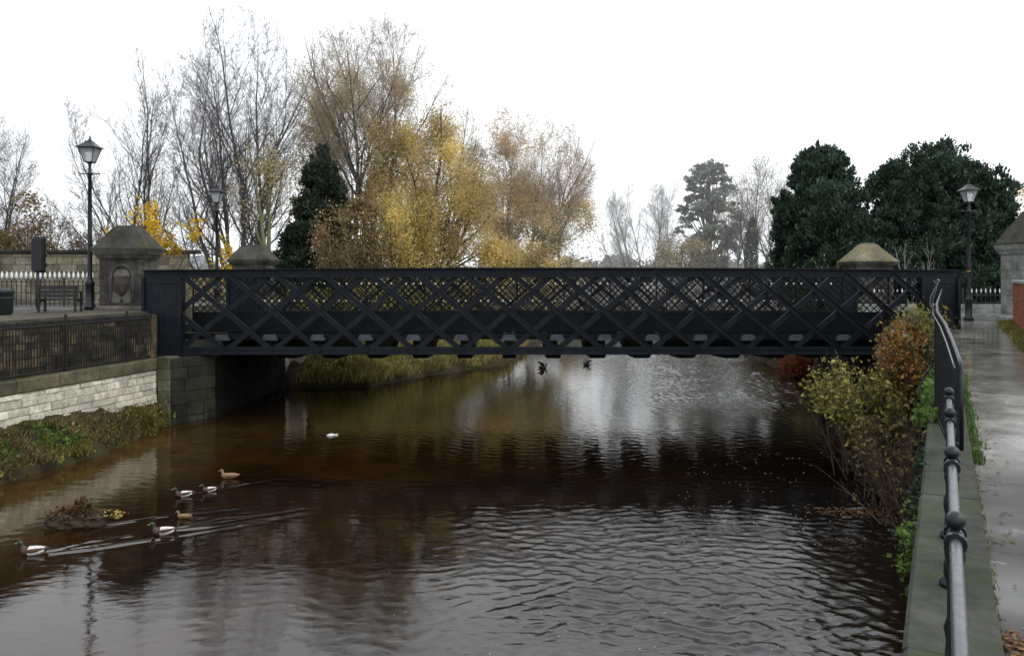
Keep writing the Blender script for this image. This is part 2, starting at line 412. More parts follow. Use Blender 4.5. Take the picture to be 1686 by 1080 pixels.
def grow_tree(g, H, leaders, env, depth=3, kids=(9, 7, 6), ratio=(.5, .5, .5), spread=(42, 45, 45), upt=(.10, .06, .04),
              trunk_r=.25, start=.22, wob=.06, curve=None, twig_r=.008, minr=.006, dens=1.0):
    """leaders: list of (dx,dy base offset, tilt deg, azimuth deg, length fraction). env(p)->True inside crown. returns segs per level, twig ends"""
    out = [[] for _ in range(depth+1)]; tips = []
    def rotaxis(d, ang, az):
        ref = np.array([0, 0, 1.]) if abs(d[2]) < .95 else np.array([1., 0, 0])
        a = np.cross(d, ref); a /= np.linalg.norm(a); b = np.cross(d, a)
        w = a*math.cos(az)+b*math.sin(az)
        v = d*math.cos(ang)+w*math.sin(ang); return v/np.linalg.norm(v)
    def branch(p, d, L, r, lev):
        n = max(2, int(round(L/(1.1 if lev == 0 else .75 if lev == 1 else .5 if lev == 2 else .35))))
        n = min(n, 16 if lev == 0 else 9)
        sl = L/n; pts = []
        nk = kids[lev]*dens if lev < depth else 0
        cnt = 0; az = g.random()*6.28
        for i in range(n):
            f0, f1 = i/n, (i+1)/n
            r0 = max(minr, r*(1-f0*(.94 if lev == 0 else .86))); r1 = max(minr, r*(1-f1*(.94 if lev == 0 else .86)))
            d = d+g.normal(size=3)*wob*(1+.6*lev)+np.array([0, 0, upt[min(lev, len(upt)-1)]])
            d = d/np.linalg.norm(d)
            q = p+d*sl
            if lev > 0 and not env(q): 
                if i > 0 or lev >= 2: break
            out[lev].append((*p, *q, r0, r1))
            if lev == depth or (lev >= depth-1 and f1 > .6): tips.append((*q,))
            st = start if lev == 0 else .15
            if lev < depth and f1 > st:
                want = nk*(f1-st)/(1-st)
                while cnt < want:
                    cnt += 1; az += 2.4+g.normal()*.5
                    fr = g.random(); pp = p+(q-p)*fr
                    ang = R(spread[lev])*(1+g.normal()*.22)*(1.05-.35*f1)
                    rr = (r0*(1-fr)+r1*fr)
                    cl = L*ratio[lev]*(1.15-.55*f1)*(.7+.6*g.random())
                    branch(pp, rotaxis(d, ang, az), cl, rr*(.55 if lev == 0 else .6), lev+1)
            p = q
    for (ox, oy, tilt, az, lf) in leaders:
        t = R(tilt); a = R(az); d = np.array([math.sin(t)*math.cos(a), math.sin(t)*math.sin(a), math.cos(t)])
        branch(np.array([ox, oy, 0.]), d, H*lf, trunk_r*(lf**.5), 0)
    return out, np.array(tips)
def ellip(cx, cz, rx, rz, ry=None, pw=2.0, g=None):
    ry = ry or rx
    def f(p):
        return (abs(p[0]-cx)/rx)**pw+(abs(p[1])/ry)**pw+(abs(p[2]-cz)/rz)**pw < 1
    return f
def make_tree(name, label, cat, px, d, zb, H, leaders, env, barkm, twigm, seed, leaf=None, group=None, **k):
    """leaf: list of (material, count, size, jitter, zlo, zhi, droop)"""
    g = np.random.default_rng(seed)
    t = thing(name, label, cat, (float((px-843)/F*d), d, zb), 0, group)
    segs, tips = grow_tree(g, H, leaders, env, **k)
    big = segs[0]+segs[1]; small = sum(segs[2:], [])
    tubes_mesh('trunk', big, barkm, t, 6)
    if small: tubes_mesh('branches', small, twigm, t, 3)
    if leaf and len(tips):
        for li in leaf:
            (m, cnt, size, jit, zlo, zhi, droop) = li[:7]
            T = tips[(tips[:, 2] > zlo) & (tips[:, 2] < zhi)]
            if len(li) > 7: T = T[[bool(li[7](q)) for q in T]]
            if len(T) == 0: continue
            cl = np.sin(T[:, 0]*1.9+T[:, 2]*.7+seed)+np.sin(T[:, 2]*1.7-T[:, 1]*1.3+seed*2)+np.sin(T[:, 1]*2.1+T[:, 0]*.8)+g.normal(size=len(T))*.7
            wgt = np.exp(.75*cl); i = g.choice(len(T), cnt, p=wgt/wgt.sum())
            C = T[i]+g.normal(size=(cnt, 3))*jit; C[:, 2] -= abs(g.normal(size=cnt))*jit*droop
            leaves_mesh('crown', C, size, m, t, g, 1.6, droop)
    return t
def ivy_on(t, pts, radii, n, mat, g, size=.12):
    pts = np.array(pts); k = len(pts)-1
    i = g.integers(0, k, n); f = g.random(n)[:, None]
    C = pts[i]*(1-f)+pts[i+1]*f
    r = np.array(radii); rr = (r[i]*(1-f[:, 0])+r[i+1]*f[:, 0])
    a = g.random(n)*6.28; q = rr*(.7+.5*g.random(n))
    C = C+np.stack([np.cos(a)*q, np.sin(a)*q, g.normal(size=n)*.1], 1)
    return leaves_mesh('ivy', C, size, mat, t, g, 1.2)
def blob_tree(name, label, cat, px, d, zb, blobs, mat, seed, n_per=900, size=.2, trunkH=3, trunk_r=.25, group=None, rise=.6, shell=.35, barkm=None, limbs=True):
    """blobs: (x,y,z,rx,ry,rz) foliage masses; sprays sit in their outer shell with sub-clumps"""
    g = np.random.default_rng(seed)
    t = thing(name, label, cat, (float((px-843)/F*d), d, zb), 0, group)
    Cs = []; Us = []
    for (x, y, z, rx, ry, rz) in blobs:
        ns = int(n_per*(rx*ry+rx*rz+ry*rz)/3)
        nc = max(8, int(ns/60))
        cd = unit(g.normal(size=(nc, 3))); cr = (1-shell*g.random(nc))[:, None]
        cc = cd*cr
        i = g.integers(0, nc, ns)
        u = cc[i]+g.normal(size=(ns, 3))*.17
        Cs.append(u*np.array([rx, ry, rz])+np.array([x, y, z]))
        Us.append(unit(cd[i]*np.array([1, 1, .7])+np.array([0, 0, rise])))
    C = np.concatenate(Cs); U = np.concatenate(Us)
    ok = C[:, 2] > .0
    leaves_mesh('crown', C[ok], size, mat, t, g, 2.2, 0, U[ok]*1.4)
    m = MB(); 
    m.tube([(0,0,-.2), (.05,0,trunkH*.5), (0,.05,trunkH)], [trunk_r, trunk_r*.8, trunk_r*.45], 10)
    if limbs:
        for (x, y, z, rx, ry, rz) in blobs[::3]:
            m.tube([(0, 0, min(z*.5, trunkH*.8)), (x*.6, y*.6, z*.8), (x, y, z)], [trunk_r*.4, trunk_r*.25, trunk_r*.1], 6)
    m.build('trunk', barkm or M['bark_brown'], t, True)
    return t

# ================================================================== SETTING: ground, river, banks
UW = np.array([.4795, .8775]); NW = np.array([.8775, -.4795])          # along / landward of the right river wall
WA = np.array([1.66, 3.33])
def W(y, off=0.0):                                                      # point on the right wall's river face at depth y
    p = WA+UW*((y-WA[1])/UW[1]); return p+NW*off
# --- river water: fine near part with waves and duck wakes
def water():
    xs = np.concatenate([np.arange(-14, -3, .06), np.arange(-3, 9, .035), np.arange(9, 15.01, .06)]); ys = np.concatenate([np.arange(3, 9, .12), np.arange(9, 16, .035), np.arange(16, 22, .055), np.arange(22, 48.01, .09)])
    X, Y = np.meshgrid(xs, ys)
    pxx = 843+F*X/Y; pyy = 455+F*(EYE-WZ)/Y
    def sm(a, lo, hi): return np.clip((a-lo)/(hi-lo), 0, 1)**2*(3-2*np.clip((a-lo)/(hi-lo), 0, 1))
    near = sm(X, -1.8, 1.2)*(1-sm(Y, 12.8, 15.8))                      # choppy pool under the wall
    near *= .22+.78*sm(np.sin(X*.9+Y*.5)+np.sin(Y*1.3-X*.4+1), -1, 1.4)
    rif = sm(X, 3.5, 7.5)*sm(Y, 24.5, 28)*(1-sm(Y, 44, 52))            # riffle beyond the bridge
    mid = sm(Y, 15, 18)*.07+.05
    chop = np.clip(mid+near*.95+rif*.9, 0, 1.2)
    Z = np.zeros_like(X)
    g = np.random.default_rng(5)
    XW = X+.10*np.sin(Y*1.9+X*.7)+.06*np.sin(Y*4.3-X*2.1); YW = Y+.10*np.sin(X*1.7+Y*.4)+.05*np.sin(X*4.9+1)
    for i in range(120):
        lam = .11*(4.0**g.random()); th = R(g.normal(70, 42)); k = 2*math.pi/lam; ph = g.random()*6.28
        e1 = np.sin(X*g.uniform(.5, 1.9)+Y*g.uniform(-1.2, 1.2)+g.random()*6.28); e2 = np.sin(Y*g.uniform(.5, 1.9)+X*g.uniform(-1, 1)+g.random()*6.28)
        Z += .0026*lam*(1+e1)*(1+e2)*np.sin(k*(XW*math.cos(th)+YW*math.sin(th))+ph)
    Z = np.where(Z > 0, Z*1.2, Z*.85)*chop
    for (cx, cy, lam, A, r0, r1) in ((5.4, 9.0, .27, .0016, .6, 3.4), (7.2, 13.6, .30, .0016, .5, 3.0)):
        r = np.hypot(X-cx, (Y-cy)); env = np.clip((r-r0)/.5, 0, 1)*np.clip((r1-r)/1.2, 0, 1)
        Z += A*env*np.sin(2*math.pi*r/lam+1.5*np.sin(X*.8)+1.3*np.sin(Y*.9))
    def wake(pts, A, w0, w1):
        nonlocal Z
        q = [G(a, b)[:2] for a, b in pts]
        tot = len(q)-1
        for i in range(tot):
            a, b = q[i], q[i+1]; ab = b-a; L2 = ab@ab
            t = np.clip(((X-a[0])*ab[0]+(Y-a[1])*ab[1])/L2, 0, 1)
            ex = X-(a[0]+t*ab[0]); ey = Y-(a[1]+t*ab[1]); dd = np.hypot(ex, ey)
            s = (i+t)/tot; w = w0+(w1-w0)*s
            sgn = np.sign(ex*ab[1]-ey*ab[0])
            Z += A*(1-.75*s)*np.exp(-(dd/w)**2)*(1+.35*np.sin(9*X+5*Y))*((t > 0) & (t < 1) | (i == 0) | (i == tot-1))*.8
            Z -= A*.5*(1-.75*s)*np.exp(-((dd-1.8*w)/w)**2)*((t > 0) & (t < 1))
    wake([(75, 912), (160, 902), (235, 890), (300, 880), (400, 862), (520, 840)], .014, .045, .10)
    wake([(80, 906), (150, 890), (215, 882), (290, 868)], .008, .04, .07)
    wake([(288, 872), (350, 866), (430, 853), (500, 842)], .012, .045, .09)
    wake([(288, 868), (360, 852), (440, 845)], .006, .045, .07)
    wake([(165, 866), (215, 858), (300, 845), (400, 835)], .009, .05, .08)
    wake([(312, 812), (335, 808), (380, 800), (468, 785)], .010, .045, .08)
    wake([(352, 808), (400, 796), (440, 790)], .008, .04, .06)
    wake([(385, 785), (420, 778), (455, 772)], .005, .04, .06)
    Z[0, :] = Z[-1, :] = 0; Z[:, 0] = Z[:, -1] = 0
    V = np.stack([X, Y, Z], -1).reshape(-1, 3)
    ny, nx = X.shape; idx = np.arange(nx*ny).reshape(ny, nx)
    K = np.stack([idx[:-1, :-1], idx[:-1, 1:], idx[1:, 1:], idx[1:, :-1]], -1).reshape(-1, 4)
    # surrounding flat water in the same sheet
    ext = [(-60, 60, 48.01, 140), (-60, 60, -60, 3), (-60, -14, 3, 48.01), (15.01, 60, 3, 48.01)]
    ev = []; ek = []
    x1 = xs[-1]; y1 = ys[-1]
    for (a, b, c, e) in ((-60, 60, y1, 140), (-60, 60, -60, 3), (-60, -14, 3, y1), (x1, 60, 3, y1)):
        o = len(V)+len(ev); ev += [(a, c, 0), (b, c, 0), (b, e, 0), (a, e, 0)]; ek.append([o, o+1, o+2, o+3])
    V2 = np.concatenate([V, np.array(ev)]); K = np.concatenate([K, np.array(ek)])
    o = fast_mesh('river_water', V2, K, 4, M['water']); o.location.z = WZ
    me = o.data; me.polygons.foreach_set('use_smooth', np.ones(len(me.polygons), dtype=bool))
    ch = np.concatenate([chop.ravel(), np.full(16, .3)])
    dl = X-(-12.05+.23*(Y-18.6))                                       # distance from the left wall: shallow shelf
    shal = (1-sm(dl, 1.5, 6.5))*(1-sm(Y, 21, 26))
    shal = np.maximum(shal, .75*np.exp(-((X-3)/3.5)**2-((Y-40)/6)**2)*0)
    sh2 = np.concatenate([shal.ravel()*.95, np.zeros(16)])
    for nm, arr in (('chop', ch), ('shallow', sh2)):
        at = me.attributes.new(nm, 'FLOAT', 'POINT'); at.data.foreach_set('value', arr.astype(np.float32))
    tag(o, 'dark brown peaty river water with ripples and reflections', 'river', kind='structure')
water()
m = MB(); m.add([(-900,-300,-3.6),(900,-300,-3.6),(900,1500,-3.6),(-900,1500,-3.6)], [(0,1,2,3)])
tag(m.build('river_bed', M['bed']), kind='structure')

# --- left street ground
LA = np.array([-13.8, 11.0]); LB = np.array([-10.80, 24.05])           # left river wall face
LU = (LB-LA)/np.linalg.norm(LB-LA); LN = np.array([LU[1], -LU[0]])      # LN faces the river
def Lw(y, off=0.0): return LA+LU*((y-LA[1])/LU[1])-LN*off               # off = landward
SG = .5                                                                 # street level on the left
g0 = Lw(8, .62); g1 = Lw(24.4, .62)
m = MB(); m.prism([tuple(g0), (g1[0], g1[1]), (-11.62, 24.7), (-11.62, 34.9), (-22, 34.9), (-900, 34.9), (-900, 8)], -3.5, SG)
tag(m.build('left_street_ground', M['ground']), kind='structure')
m = MB(); m.add([(-11.66, 25.7, SG+.006), (-11.66, 33.6, SG+.006), (-300, 33.6, SG+.006), (-300, 25.7, SG+.006)], [(0,1,2,3)])
tag(m.build('road_left', M['asphalt']), kind='structure')
# right bank ground, path, road
r0 = W(-6, .30); r1 = W(24.9, .30)
m = MB(); m.prism([tuple(r0), tuple(r1), (13.95, 34.9), (900, 34.9), (900, -60), (20, -60)], -3.5, -.09)
tag(m.build('right_ground', M['ground']), kind='structure')
# path sheet with its own UV (u across, v along)
def path():
    n = 40; V = []; K = []; uv = []
    ys = np.linspace(-3, 26.0, n)
    for y in ys:
        a = W(y, .34); wd = 1.75+.055*max(0, y-8)
        if y < 8: wd = 2.2
        b = a+NW*wd
        V += [(a[0], a[1], -.07), (b[0], b[1], -.07)]
        uv += [(0, (y)/.8775), (wd, y/.8775)]
    for i in range(n-1): K.append([2*i, 2*i+1, 2*i+3, 2*i+2])
    o = len(V); e = W(26, .34)
    V += [(13.9, 29.4, -.07), (19.5, 29.4, -.07), ]; uv += [(0, 33.5), (4, 33.5)]
    K.append([2*n-2, 2*n-1, o+1, o])
    ob = fast_mesh('path', np.array(V), np.array(K), 4, M['path'])
    l = ob.data.uv_layers.new(name='UVMap')
    for i, lp in enumerate(ob.data.loops): l.data[i].uv = uv[lp.vertex_index]
    tag(ob, kind='structure')
path()
m = MB(); m.add([(14.0, 29.5, -.078), (300, 29.5, -.078), (300, 33.0, -.078), (14.0, 33.0, -.078)], [(0,1,2,3)])
m.add([(14.05, 25.6, -.083), (14.05, 29.6, -.083), (13.5, 29.6, -.083), (13.5, 25.6, -.083)], [(0,3,2,1)])
tag(m.build('road_right', M['asphalt']), kind='structure')
m = MB(); m.box(14.2, 60, 33.0, 33.14, -.09, .03); m.box(19.6, 60, 29.36, 29.5, -.09, .03)
tag(m.build('kerb', M['pale']), kind='structure')
m = MB(); m.box(14.2, 60, 33.143, 34.9, -.09, .02)
tag(m.build('pavement', M['asphalt']), kind='structure')

# upstream banks: strips from the water edge up to the land
def bank(name, edge, side, prof, far, mat, z_out):
    e = np.array(edge, float); n = len(e)
    # refine
    t = np.linspace(0, n-1, (n-1)*10+1); ex = np.interp(t, range(n), e[:, 0]); ey = np.interp(t, range(n), e[:, 1])
    g = np.random.default_rng(3)
    P0 = np.stack([ex, ey], 1); T = unit(np.gradient(P0, axis=0)); Nn = np.stack([-T[:, 1], T[:, 0]], 1)*side
    rows = []
    for k, (off, z) in enumerate(prof):
        jit = g.normal(size=(len(P0), 1))*.12*(k > 0)
        q = P0+Nn*(off+jit); rows.append(np.column_stack([q, np.full(len(q), z)+g.normal(size=len(q))*.07*(0 < k < len(prof)-1)]))
    fr = np.column_stack([np.clip(P0[:, 0]+side*far*-1, -900, 900), P0[:, 1], np.full(len(P0), z_out)]) if far else None
    V = np.concatenate(rows); ln = len(P0); K = []
    for k in range(len(rows)-1):
        for i in range(ln-1):
            a = k*ln+i; K.append([a, a+1, a+ln+1, a+ln] if side < 0 else [a, a+ln, a+ln+1, a+1])
    return fast_mesh(name, V, np.array(K), 4, mat)
LBANK = [(-9.3, 31.6), (-8.0, 31.7), (-5.8, 32.2), (-3.9, 35.5), (-.4, 40), (.6, 46), (1.2, 52), (2.5, 60), (7, 68), (15, 74), (30, 78), (60, 80), (120, 80)]
RBANK = [(13.6, 34.5), (13.2, 38), (13.0, 42), (13.8, 50), (17, 56), (30, 60), (60, 62), (120, 62)]
prof = [(-.15, WZ-.3), (.15, WZ+.12), (1.0, WZ+.55), (2.3, -1.6), (4.0, -.6), (6.5, -.05)]
tag(bank('left_bank', LBANK, 1, prof, 0, M['bank'], 0), kind='structure')
tag(bank('right_bank', RBANK, -1, prof, 0, M['bank'], 0), kind='structure')
def inset(edge, side, off):
    e = np.array(edge, float); T = unit(np.gradient(e, axis=0)); return e+np.stack([-T[:, 1], T[:, 0]], 1)*side*off
li = inset(LBANK, 1, 6.3); ri = inset(RBANK, -1, 6.3)
lp = [tuple(p) for p in li[3:]]
m = MB(); m.prism([(-10.2, 36.6), (-6, 40)]+[tuple(p) for p in li[4:]]+[(900, 86.5), (900, 1500), (-900, 1500), (-900, 34.95), (-11.7, 34.95)], -3.45, -.1)
tag(m.build('far_ground', M['ground']), kind='structure')
m = MB(); m.prism([(14, 34.95), (19.5, 36)]+[tuple(p) for p in ri[2:]]+[(900, 55), (900, 34.95)], -3.45, -.1)
tag(m.build('right_far_ground', M['ground']), kind='structure')
# sloped bank under the left wall
def lbank2():
    g = np.random.default_rng(9); ys = np.arange(8, 24.2, .25); rows = []
    for off, z in ((-.0, -1.98), (.35, -2.25), (.75, -2.5), (1.05, -2.82), (1.15, -3.2)):
        q = []
        for y in ys:
            s = 1-.75*max(0, (y-20.5)/3.6)
            a = Lw(y, -off*s*1.25); q.append((a[0]+g.normal()*.05, a[1], z+(g.normal()*.05 if z > -2.9 else 0)-(.25*(y-20)/4 if y > 20 else 0)))
        rows.append(q)
    V = np.array(rows).reshape(-1, 3); n = len(ys); K = []
    for k in range(len(rows)-1):
        for i in range(n-1): a = k*n+i; K.append([a, a+n, a+n+1, a+1])
    tag(fast_mesh('bank_left_near', V, np.array(K), 4, M['bank']), kind='structure')
lbank2()

# ================================================================== LEFT WALLS, ABUTMENTS
n3 = lambda v: (v[0], v[1])
A8 = Lw(9); 
w = thing('retaining_wall', 'cream stone river wall under a mossy coping, left of the bridge', 'wall', (0,0,0))
m = MB(); m.courses(A8, LB, -3.3, -1.24, n3(LN), .20, .3, .75, .022, .5, .02, random.Random(3)); m.build('stonework', M['cream_stone'], w)
m = MB()
L = np.linalg.norm(LB-A8); a = 0; rr = random.Random(5)
while a < L:
    l = min(rr.uniform(.9, 1.4), L-a); m.block((A8[0], A8[1], 0), (LU[0], LU[1], 0), (LN[0], LN[1], 0), a+.004, a+l-.004, -1.236, -.9+rr.uniform(-.008, .008), -.62, .06+rr.uniform(-.01, .01), .03); a += l
m.build('coping', M['coping'], w)
w = thing('parapet_wall', 'rough brown stone wall standing behind the riverside railings on the left', 'wall', (0,0,0))
B0 = Lw(9, .42); B1 = Lw(24.3, .42)
m = MB(); m.courses(B0, B1, -.895, .30, n3(LN), .2, .2, .55, .03, .3, .02, random.Random(8)); m.build('stonework', M['rough_stone'], w)
m = MB(); L = np.linalg.norm(B1-B0); a = 0
while a < L:
    l = min(rr.uniform(.8, 1.3), L-a); m.block((B0[0], B0[1], 0), (LU[0], LU[1], 0), (LN[0], LN[1], 0), a+.004, a+l-.004, .304, .46, -.36, .07, .04); a += l
m.build('coping', M['abut'], w)

# abutments
ab = thing('left_abutment', 'mossy stone abutment carrying the left end of the bridge', 'abutment', (0,0,0)); ab.name = 'bridge_abutment'
m = MB()
m.courses((-10.78, 23.98), (-10.36, 23.92), -3.4, -.86, (-.15, -1), .36, .6, .8, .015, .5, .015, random.Random(2))
m.build('quoin', M['quoin'], ab)
m = MB()
m.courses((-10.35, 23.93), (-9.50, 25.3), -3.4, -.9, (.9, -.44), .34, .5, .8, .02, .3, .015, random.Random(4))
m.build('stonework', M['abut'], ab)
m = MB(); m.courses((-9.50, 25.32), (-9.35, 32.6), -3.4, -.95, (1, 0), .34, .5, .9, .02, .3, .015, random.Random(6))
m.build('inner_face', M['underbridge_shade'], ab)
m = MB(); m.courses((-9.35, 32.62), (-9.32, 33.4), -3.4, -.5, (1, 0), .36, .6, .8, .015, .4, .015, random.Random(12))
m.courses((-9.33, 33.2), (-8.75, 33.2), -3.4, -.5, (0, -1), .36, .4, .8, .015, .4, .015, random.Random(13))
m.build('far_quoin', M['cream_stone'], ab)
m = MB(); m.prism([(-11.61, 24.35), (-10.75, 24.35), (-9.85, 25.2), (-9.75, 33.35), (-11.61, 33.35)], -3.4, -.93); m.build('bed_stone', M['abut'], ab)
m = MB(); m.box(-11.61, -11.2, 24.40, 24.98, -.926, .40); m.build('ballast_wall', M['rough_stone'], ab)
ab2 = thing('bridge_abutment', 'dark stone abutment carrying the right end of the bridge behind the bushes', 'abutment', (0,0,0))
m = MB(); m.courses((13.52, 25.0), (13.52, 34.4), -3.4, -.95, (-1, 0), .34, .5, .9, .02, .3, .015, random.Random(16)); m.build('stonework', M['underbridge_shade'], ab2)
m = MB(); m.courses((13.30, 34.42), (13.95, 34.42), -3.4, -.3, (0, -1), .36, .4, .7, .015, .4, .015, random.Random(17)); m.build('far_quoin', M['quoin'], ab2)
m = MB(); m.prism([(13.87, 25.0), (14.3, 25.0), (14.3, 34.4), (13.87, 34.4)], -3.4, -.93); m.build('bed_stone', M['abut'], ab2)

# ================================================================== RIGHT RIVER WALL
w = thing('river_wall', 'long mossy stone wall between the river and the footpath, under the railing', 'wall', (0,0,0))
a0 = W(-6); a1 = W(24.9)
m = MB(); m.courses(a0+NW*.03, a1+NW*.03, -3.3, -.185, n3(-NW), .3, .4, .9, .02, .3, .015, random.Random(21)); m.build('stonework', M['abut'], w)
m = MB(); L = np.linalg.norm(a1-a0); a = 0; rr = random.Random(22)
while a < L:
    l = min(rr.uniform(1.0, 1.5), L-a)
    jz = rr.uniform(-.006, .006)
    m.block((a0[0], a0[1], 0), (UW[0], UW[1], 0), (-NW[0], -NW[1], 0), a+.003, a+l-.003, -.18, .0+jz, -.365, .012+rr.uniform(-.006, .006), .02); a += l
m.build('coping', M['riverwall'], w)

# ================================================================== BRIDGE
BY = 25.0; XL = -11.63; XR = 14.08; ZT = 1.87; ZB = -.86
br = thing('road_bridge', 'dark blue-black iron lattice girder bridge spanning the river', 'bridge', (0, 0, 0))
def girder(y, s):
    """s=+1 near girder (outer face toward -y)"""
    gd = link('lattice_girder', None, br)
    yo = y; 
    m = MB(); nseg = 26
    xs = np.linspace(XL, XR, nseg+1)
    cam = lambda x: .075*(1-((x-1.2)/12.9)**2)          # slight hog of the top chord
    prof = [(-.16, 0), (.16, 0), (.16, .03), (.035, .034), (.035, -.22), (-.035, -.22), (-.035, .034), (-.16, .03)]
    # top chord: flange + web as lofted sections
    for (w_, zt, zb) in ((.20, 0, -.035), (.05, -.035, -.27)):
        vs = []
        for x in xs:
            c = ZT-.07+cam(x)
            vs += [(x, yo-w_, c+zb), (x, yo+w_, c+zb), (x, yo+w_, c+zt), (x, yo-w_, c+zt)]
        fs = []
        for i in range(nseg):
            o = i*4
            for j in range(4): k = (j+1) % 4; fs.append((o+j, o+4+j, o+4+k, o+k))
        fs += [(0,1,2,3), (nseg*4+3, nseg*4+2, nseg*4+1, nseg*4)]
        m.add(vs, fs)
    m.bar((XL, yo-.062, ZT-.28), (XR, yo-.062, ZT-.28), .02, .05)
    if s > 0:
        xx = XL+.1
        while xx < XR-.1:
            zc = ZT-.07+cam(xx)
            for dz in (-.08, -.20): m.box(xx-.013, xx+.013, yo-.062, yo-.05, zc+dz-.013, zc+dz+.013)
            xx += .16
        for k in range(18): xj = XL+.6+k*1.497; zc = ZT-.07+cam(xj); m.box(xj-.16, xj+.16, yo-.060, yo-.05, zc-.24, zc-.04)
    m.build('top_chord', M['iron'], gd)
    m = MB(); m.box(XL+1.05, XR-.95, yo-.20, yo+.20, ZB, ZB+.03); m.box(XL+1.05, XR-.95, yo-.05, yo+.05, ZB+.03, ZB+.23)
    m.box(XL+1.05, XR-.95, yo-.075, yo-.052, ZB+.15, ZB+.23)
    m.build('bottom_chord', M['iron'], gd)
    for (x0, x1) in ((XL, XL+1.19), (XR-1.15, XR)):
        m = MB(); m.box(x0, x1, yo-.09, yo+.09, ZB-.02, ZT-.30)
        m.box(x0-.03, x0+.06, yo-.18, yo+.18, ZB-.02, ZT-.30); m.box(x1-.06, x1+.03, yo-.18, yo+.18, ZB-.02, ZT-.30)
        m.box(x0+.06, x1-.06, yo-.115, yo-.09, ZT-.50, ZT-.30); m.box(x0+.06, x1-.06, yo-.115, yo-.09, ZB-.02, ZB+.18)
        for xx in (x0+.22, x0+.44, x0+.66, x0+.88):
            for zz in np.arange(ZB+.26, ZT-.55, .16): m.box(xx-.014, xx+.014, yo-.102, yo-.09, zz-.014, zz+.014)
        m.build('end_panel', M['iron'], gd)
    # diagonals
    pitch = 1.497; zt = ZT-.22; zb = ZB+.10; h = zt-zb; run = h*1.2
    xl = XL+1.19; xr = XR-1.15
    zs_ = .494; kx = (839-843)/52.0-9*pitch
    while kx < xr+2*pitch:
        for dirn in (1, -1):
            if dirn > 0: a = [kx-(zt-zs_)*1.2, zt]; b = [kx+(zs_-zb)*1.2, zb]
            else: a = [kx+(zt-zs_)*1.2, zt]; b = [kx-(zs_-zb)*1.2, zb]
            # clip to xl..xr
            p, q = (a, b) if a[0] < b[0] else (b, a)
            if q[0] < xl+.15 or p[0] > xr-.15: continue
            def cl(p, q):
                if p[0] < xl: t = (xl-p[0])/(q[0]-p[0]); p = [xl, p[1]+(q[1]-p[1])*t]
                if q[0] > xr: t = (xr-p[0])/(q[0]-p[0]); q = [xr, p[1]+(q[1]-p[1])*t]
                return p, q
            p, q = cl(p, q)
            yy = yo+(-.075 if dirn*s > 0 else .075)
            m = MB(); m.bar((p[0], yy, p[1]), (q[0], yy, q[1]), .028, .165 if s > 0 else .10, (0, 0, 1))
            # angle leg riveted to the flat bar
            v = Vector((q[0]-p[0], 0, q[1]-p[1])).normalized(); up = Vector((-v.z, 0, v.x))*(.075)
            m.bar((p[0]+up.x, yy-.04*(1 if yy < yo else -1), p[1]+up.z), (q[0]+up.x, yy-.04*(1 if yy < yo else -1), q[1]+up.z), .05, .02)
            m.build('lattice_bar', M['iron'], gd)
        kx += pitch
    return gd
girder(BY, 1); girder(32.4, -1)
# fine parapet screens with kick plates
def parapet(y):
    pr = link('parapet', None, br)
    x0 = XL+1.22; x1 = XR-1.18; z0 = .40 if y < 30 else .19; z1 = 1.60
    m = MB(); m.box(x0, x1, y-.012, y+.012, -.22, z0)
    m.build('kick_plate', M['iron_in'], pr)
    m = MB(); m.box(x0, x1, y-.03, y+.03, z0, z0+.04); m.box(x0, x1, y-.03, y+.03, z1, z1+.05)
    xx = x0
    while xx < x1: m.box(xx-.02, xx+.02, y+.013, y+.05, -.22, z1); xx += 1.513
    m.build('rail', M['iron_in'], pr)
    m = MB(); h = z1-z0-.04; p = .235; n = int((x1-x0+h)/p)+1
    for i in range(n):
        xa = x0-h+i*p
        for sgn in (1, -1):
            a = (xa, z1) if sgn > 0 else (xa, z0+.04); b = (xa+h, z0+.04) if sgn > 0 else (xa+h, z1)
            a = list(a); b = list(b)
            if a[0] < x0: t = (x0-a[0])/(b[0]-a[0]); a = [x0, a[1]+(b[1]-a[1])*t]
            if b[0] > x1: t = (x1-a[0])/(b[0]-a[0]); b = [x1, a[1]+(b[1]-a[1])*t]
            if b[0] <= a[0]+.01: continue
            yy = y+.006*sgn
            m.bar((a[0], yy, a[1]), (b[0], yy, b[1]), .008, .034)
    m.build('lattice_mesh', M['iron_in'], pr)
    if y > 30:
        m = MB(); xx = x0+.15
        while xx < x1:
            for zz in (1.306, .62): m.tube([(xx, y-.03, zz), (xx, y-.012, zz)], .034, 8)
            xx += .30
        m.build('light_dots', M['light_dot'], pr)['kind'] = 'stuff'  # pale discs added to stand for light showing through the lattice
parapet(25.75); parapet(31.8)
m = MB(); m.box(XL+.9, XR-.9, 25.78, 31.77, -.22, .05); m.build('deck', M['asphalt'], br)
m = MB(); m.box(XL+.9, XR-.9, 25.32, 25.35, -.42, -.224); m.box(XL+.9, XR-.9, 32.1, 32.14, -.42, -.224); m.build('fascia', M['iron_in'], br)
xc = (838-843)/F*25.3
